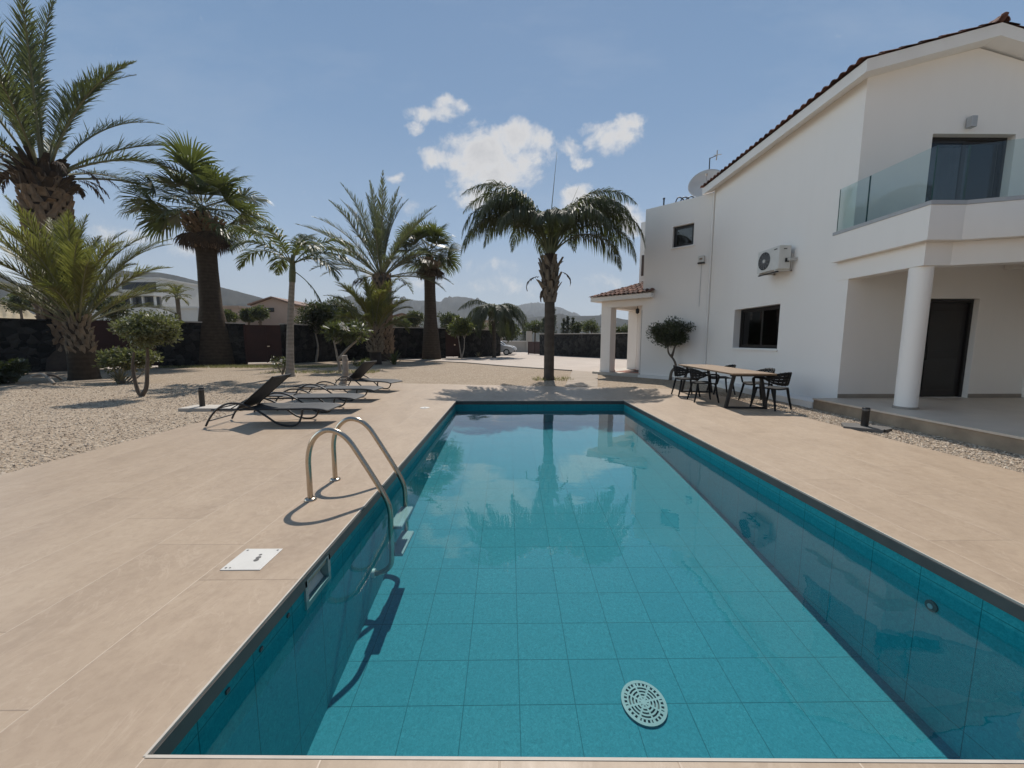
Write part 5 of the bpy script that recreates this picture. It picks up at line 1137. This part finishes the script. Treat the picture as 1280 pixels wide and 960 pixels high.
back_tree('pale green tree over the wall just right of the entrance', 668, 402, 417, 15, 70, 'mid_leaf', 43)
back_tree('green tree seen through the porch opening above the wall', 778, 406, 420, 14, 62, 'mid_leaf', 44)
back_tree('dark round tree right of the row of cypresses', 722, 402, 418, 10, 66, 'dark_leaf', 45)
def cypress(label, px, pyt, Y, w, seed):
    x, zt1 = zt_(px, pyt, Y); random.seed(seed); t = thing('cypress', label, 'tree', (x,Y,-.05), group='cypresses beyond the right wall')
    m = MB(); m.tube([(0,0,0),(0,0,zt1*.9)], [.14,.03], 6); m.build('trunk', M['bark'], t)
    C = []; S = []
    for z in np.linspace(.8, zt1-.25, 16):
        f = z/zt1; r = w*math.sin(PI*min(1,.12+.88*f)**.8)*.9+.08
        for _ in range(3): a = random.uniform(0,2*PI); C.append((.5*r*math.cos(a),.5*r*math.sin(a),z)); S.append(r*.75)
    m = MB(); leafcloud(m, C, np.array(S), 1500, .30, .3, 1.5); m.build('crown', M['cyp_leaf'], t)
for i, (px, py, Y, w, lab) in enumerate(((692,386,64,.55,'tall cypress partly hidden behind the queen palm trunk'),(680,397,66,.7,'cypress just left of the queen palm trunk'),(704,398,66,.55,'cypress right of the queen palm trunk'),(709,395,66,.5,'slim pointed cypress near the middle of the row'),(715,397,67,.6,'cypress at the right end of the row'),(772,409,75,.5,'lone small cypress seen through the porch opening'),(656,400,72,.7,'cypress above the wall right by the entrance opening'))):
    cypress(lab, px, py, Y, w, 60+i)
# distant palm by the white building
x, z = zt_(232, 372, 48); t = thing('distant_palm', 'small distant palm in front of the white modern building', 'palm tree', (x,48,0))
m = MB(); m.tube([(0,0,0),(.1,0,z*.6),(.1,0,z)], [.28,.22,.22], 10); m.build('trunk', M['bark'], t)
c, r = crown_feather(22, 80, 0, 2.0, 80, z, .15, n=40, ll=.42, lw=.05, ang=50, vee=15, sag=.4, rr=.03); c.build('crown', M['date_yellow'], t); r.build('leaf_stalks', M['rachis'], t)

# ------------------------------------------------------------------ houses beyond
def far_house(name, label, x0, x1, y, d, z0, z1, mat, roof=None, wins=(), z_base=-.1):
    t = thing(name, label, 'house', ((x0+x1)/2,y,0)); m = MB(); m.box(x0,x1,y,y+d,z_base,z1); m.build('wall', M[mat], t, True)
    if roof == 'gable':
        h = (x1-x0)*.17; m = MB(); xm = (x0+x1)/2; e = .4
        V = [(x0-e,yy,z1-.02) for yy in (y-e,y+d+e)]+[(xm,yy,z1+h) for yy in (y-e,y+d+e)]+[(x1+e,yy,z1-.02) for yy in (y-e,y+d+e)]
        V2 = [(a,b,c+.22) for a,b,c in V]; m.add(V+V2, [(0,1,3,2),(2,3,5,4),(6,8,9,7),(8,10,11,9),(0,2,8,6),(2,4,10,8),(1,7,9,3),(3,9,11,5),(0,6,7,1),(4,5,11,10)]); m.build('roof', M['far_roof'], t, True)
        m = MB(); m.add([(x0,y-.002,z1-.03),(x1,y-.002,z1-.03),(xm,y-.002,z1+h)], [(0,1,2)]); m.build('gable', M[mat], t, True)
    elif roof == 'flat': m = MB(); m.box(x0-.15,x1+.15,y-.15,y+d+.15,z1+.003,z1+.30); m.build('roof', M[mat], t, True)
    for a0, a1, b0, b1 in wins:
        m = MB(); m.box(a0,a1,y-.06,y-.004,b0,b1); f = m.build('window', M['dark_frame'], t, True); m = MB(); m.box(a0+.12,a1-.12,y-.075,y-.061,b0+.1,b1-.1); m.build('pane', M['far_glass'], f, True)
    return t
Y = 70; q = lambda px, py, Y=Y: zt_(px, py, Y)
xa, xb = q(140,345)[0], q(222,345)[0]
z1, z2, z3, z4 = q(0,355)[1], q(0,365)[1], q(0,371)[1], q(0,385)[1]; zt1 = q(0,352)[1]
t = far_house('modern_house', 'white modern house with long dark window bands, on the slope at left', xa, xb-1.2, Y, 9, z4-.3, zt1, 'far_white', 'flat', [(q(168,0)[0],q(209,0)[0],q(0,366)[1],q(0,355.5)[1])])
def fb(name, mat, x0, x1, y0, y1, za, zb): m = MB(); m.box(x0,x1,y0,y1,za,zb); return m.build(name, M[mat], t, True)
fb('terrace_slab', 'far_white', xa-.6, q(218,0)[0], Y-2.2, Y-.1, q(0,373)[1], q(0,369)[1])
fb('glazing', 'far_glass', q(158,0)[0], q(216,0)[0], Y-.9, Y-.72, q(0,384)[1], q(0,373.5)[1])
for px in (160,172,186,200,214): fb('pillar', 'far_white', q(px,0)[0], q(px+1.6,0)[0], Y-1.6, Y-1.3, q(0,384.5)[1], q(0,373.2)[1])
fb('base', 'far_white', xa-.6, q(222,0)[0], Y-2.4, Y-.95, -.1, q(0,385.2)[1])
fb('parapet', 'far_white', q(172,0)[0], q(206,0)[0], Y-2.35, Y-2.22, q(0,370)[1], q(0,366.5)[1])
far_house('village_house', 'low white house left of the thick fan palm trunk', q(222,0,58)[0], q(256,0,58)[0], 58, 7, 0, q(0,387,58)[1], 'far_white', 'flat', [(q(228,0,58)[0],q(235,0,58)[0],q(0,400,58)[1],q(0,392,58)[1])])
far_house('village_house', 'low pink house with a dark window right of the thick fan palm trunk', q(268,0,56)[0], q(306,0,56)[0], 56, 7, 0, q(0,386,56)[1], 'far_pink', 'flat', [(q(290,0,56)[0],q(297,0,56)[0],q(0,400,56)[1],q(0,388,56)[1])])
far_house('village_house', 'large pink gabled house behind the rust gate', q(322,0,60)[0], q(374,0,60)[0], 60, 9, 0, q(0,383,60)[1], 'far_pink', 'gable', [(q(341,0,60)[0],q(349,0,60)[0],q(0,391,60)[1],q(0,386,60)[1])])
far_house('village_house', 'small pink house with tiled roof beside the gabled one', q(374,0,66)[0], q(394,0,66)[0], 66, 7, 0, q(0,383,66)[1], 'far_pink', 'flat')
far_house('village_house', 'tan house glimpsed left of the smaller fan palm', q(494,0,80)[0], q(516,0,80)[0], 80, 7, 0, q(0,397,80)[1], 'far_pink', 'gable')
far_house('village_house', 'low cream house behind the weeping queen palm', q(600,0,85)[0], q(628,0,85)[0], 85, 7, 0, q(0,402,85)[1], 'far_pink', 'flat')

# ------------------------------------------------------------------ parked cars at the entrance
def car(label, mat, loc, rz):
    t = thing('parked_car', label, 'car', loc, rz, 'cars parked by the entrance')       # nose towards +x
    prof = [(-2.1,.45),(-2.12,.80),(-1.95,.95),(-1.45,1.0),(-.95,1.38),(-.2,1.46),(.45,1.40),(1.1,.98),(1.75,.86),(2.05,.70),(2.12,.45),(2.05,.28),(-2.05,.28)]
    xs = np.array(prof); ws = [(-.86,.90,.0),(-.80,1.,.012),(.80,1.,.012),(.86,.90,.0)]; V = []; n = len(prof)
    for y, sc, _ in ((-.84,.0,0),(-.87,.5,0),(-.80,1,0),(0,1.02,0),(.80,1,0),(.87,.5,0),(.84,.0,0)):
        for x, z in prof:
            hi = max(0, z-.95); yy = y*(1-.30*hi/.5*(abs(y) > .7)); zz = z if sc >= 1 else (z if z < .9 else .9+(z-.9)*(.86+.14*sc)); V.append((x*(.985 if sc < .6 else 1), yy, zz))
    m = MB(); m.add(V, [(i*n+j,i*n+(j+1)%n,(i+1)*n+(j+1)%n,(i+1)*n+j) for i in range(6) for j in range(n)], True); m.add(V[:n], [tuple(range(n))]); m.add(V[-n:], [tuple(range(n))[::-1]]); m.build('body', M[mat], t)
    m = MB(); m.add([(1.06,-.62,1.02),(1.06,.62,1.02),(.49,.52,1.40),(.49,-.52,1.40)], [(0,1,2,3)]); m.v = [v+np.array([.02,0,.012]) for v in m.v]; m.build('windscreen', M['far_glass'], t)
    for s in (-1,1):
        m = MB(); m.add([(-1.2,s*.815,1.02),(.85,s*.815,1.02),(.36,s*.705,1.36),(-.8,s*.705,1.36)], [(0,1,2,3)]); m.build('side_window', M['far_glass'], t)
        m = MB(); m.obox((1.80,s*.55-.14,.66),(.27,0,-.03),(0,.28,0),(0,0,.12)); m.build('headlight', M['lamp_glass'], t, bevel=.02)
        for x in (-1.35,1.35):
            m = MB(); m.tube([(x,s*.68,.32),(x,s*.89,.32)], .32, 22); w = m.build('wheel', M['tyre'], t); m = MB(); m.tube([(x,s*.885,.32),(x,s*.90,.32)], .20, 16); m.build('rim', M['car_silver'], w)
    m = MB(); m.obox((2.06,-.75,.30),(.09,0,0),(0,1.5,0),(0,0,.20)); m.build('bumper', M['pad_dark'], t, bevel=.03)
car('silver grey car nosing out from behind the wall end, nearer of two', 'car_silver', (-1.45,39.3,-.0), R(-4))
car('white car parked behind the silver grey one by the entrance', 'car_white', (-1.15,42.6,-.0), R(-4))
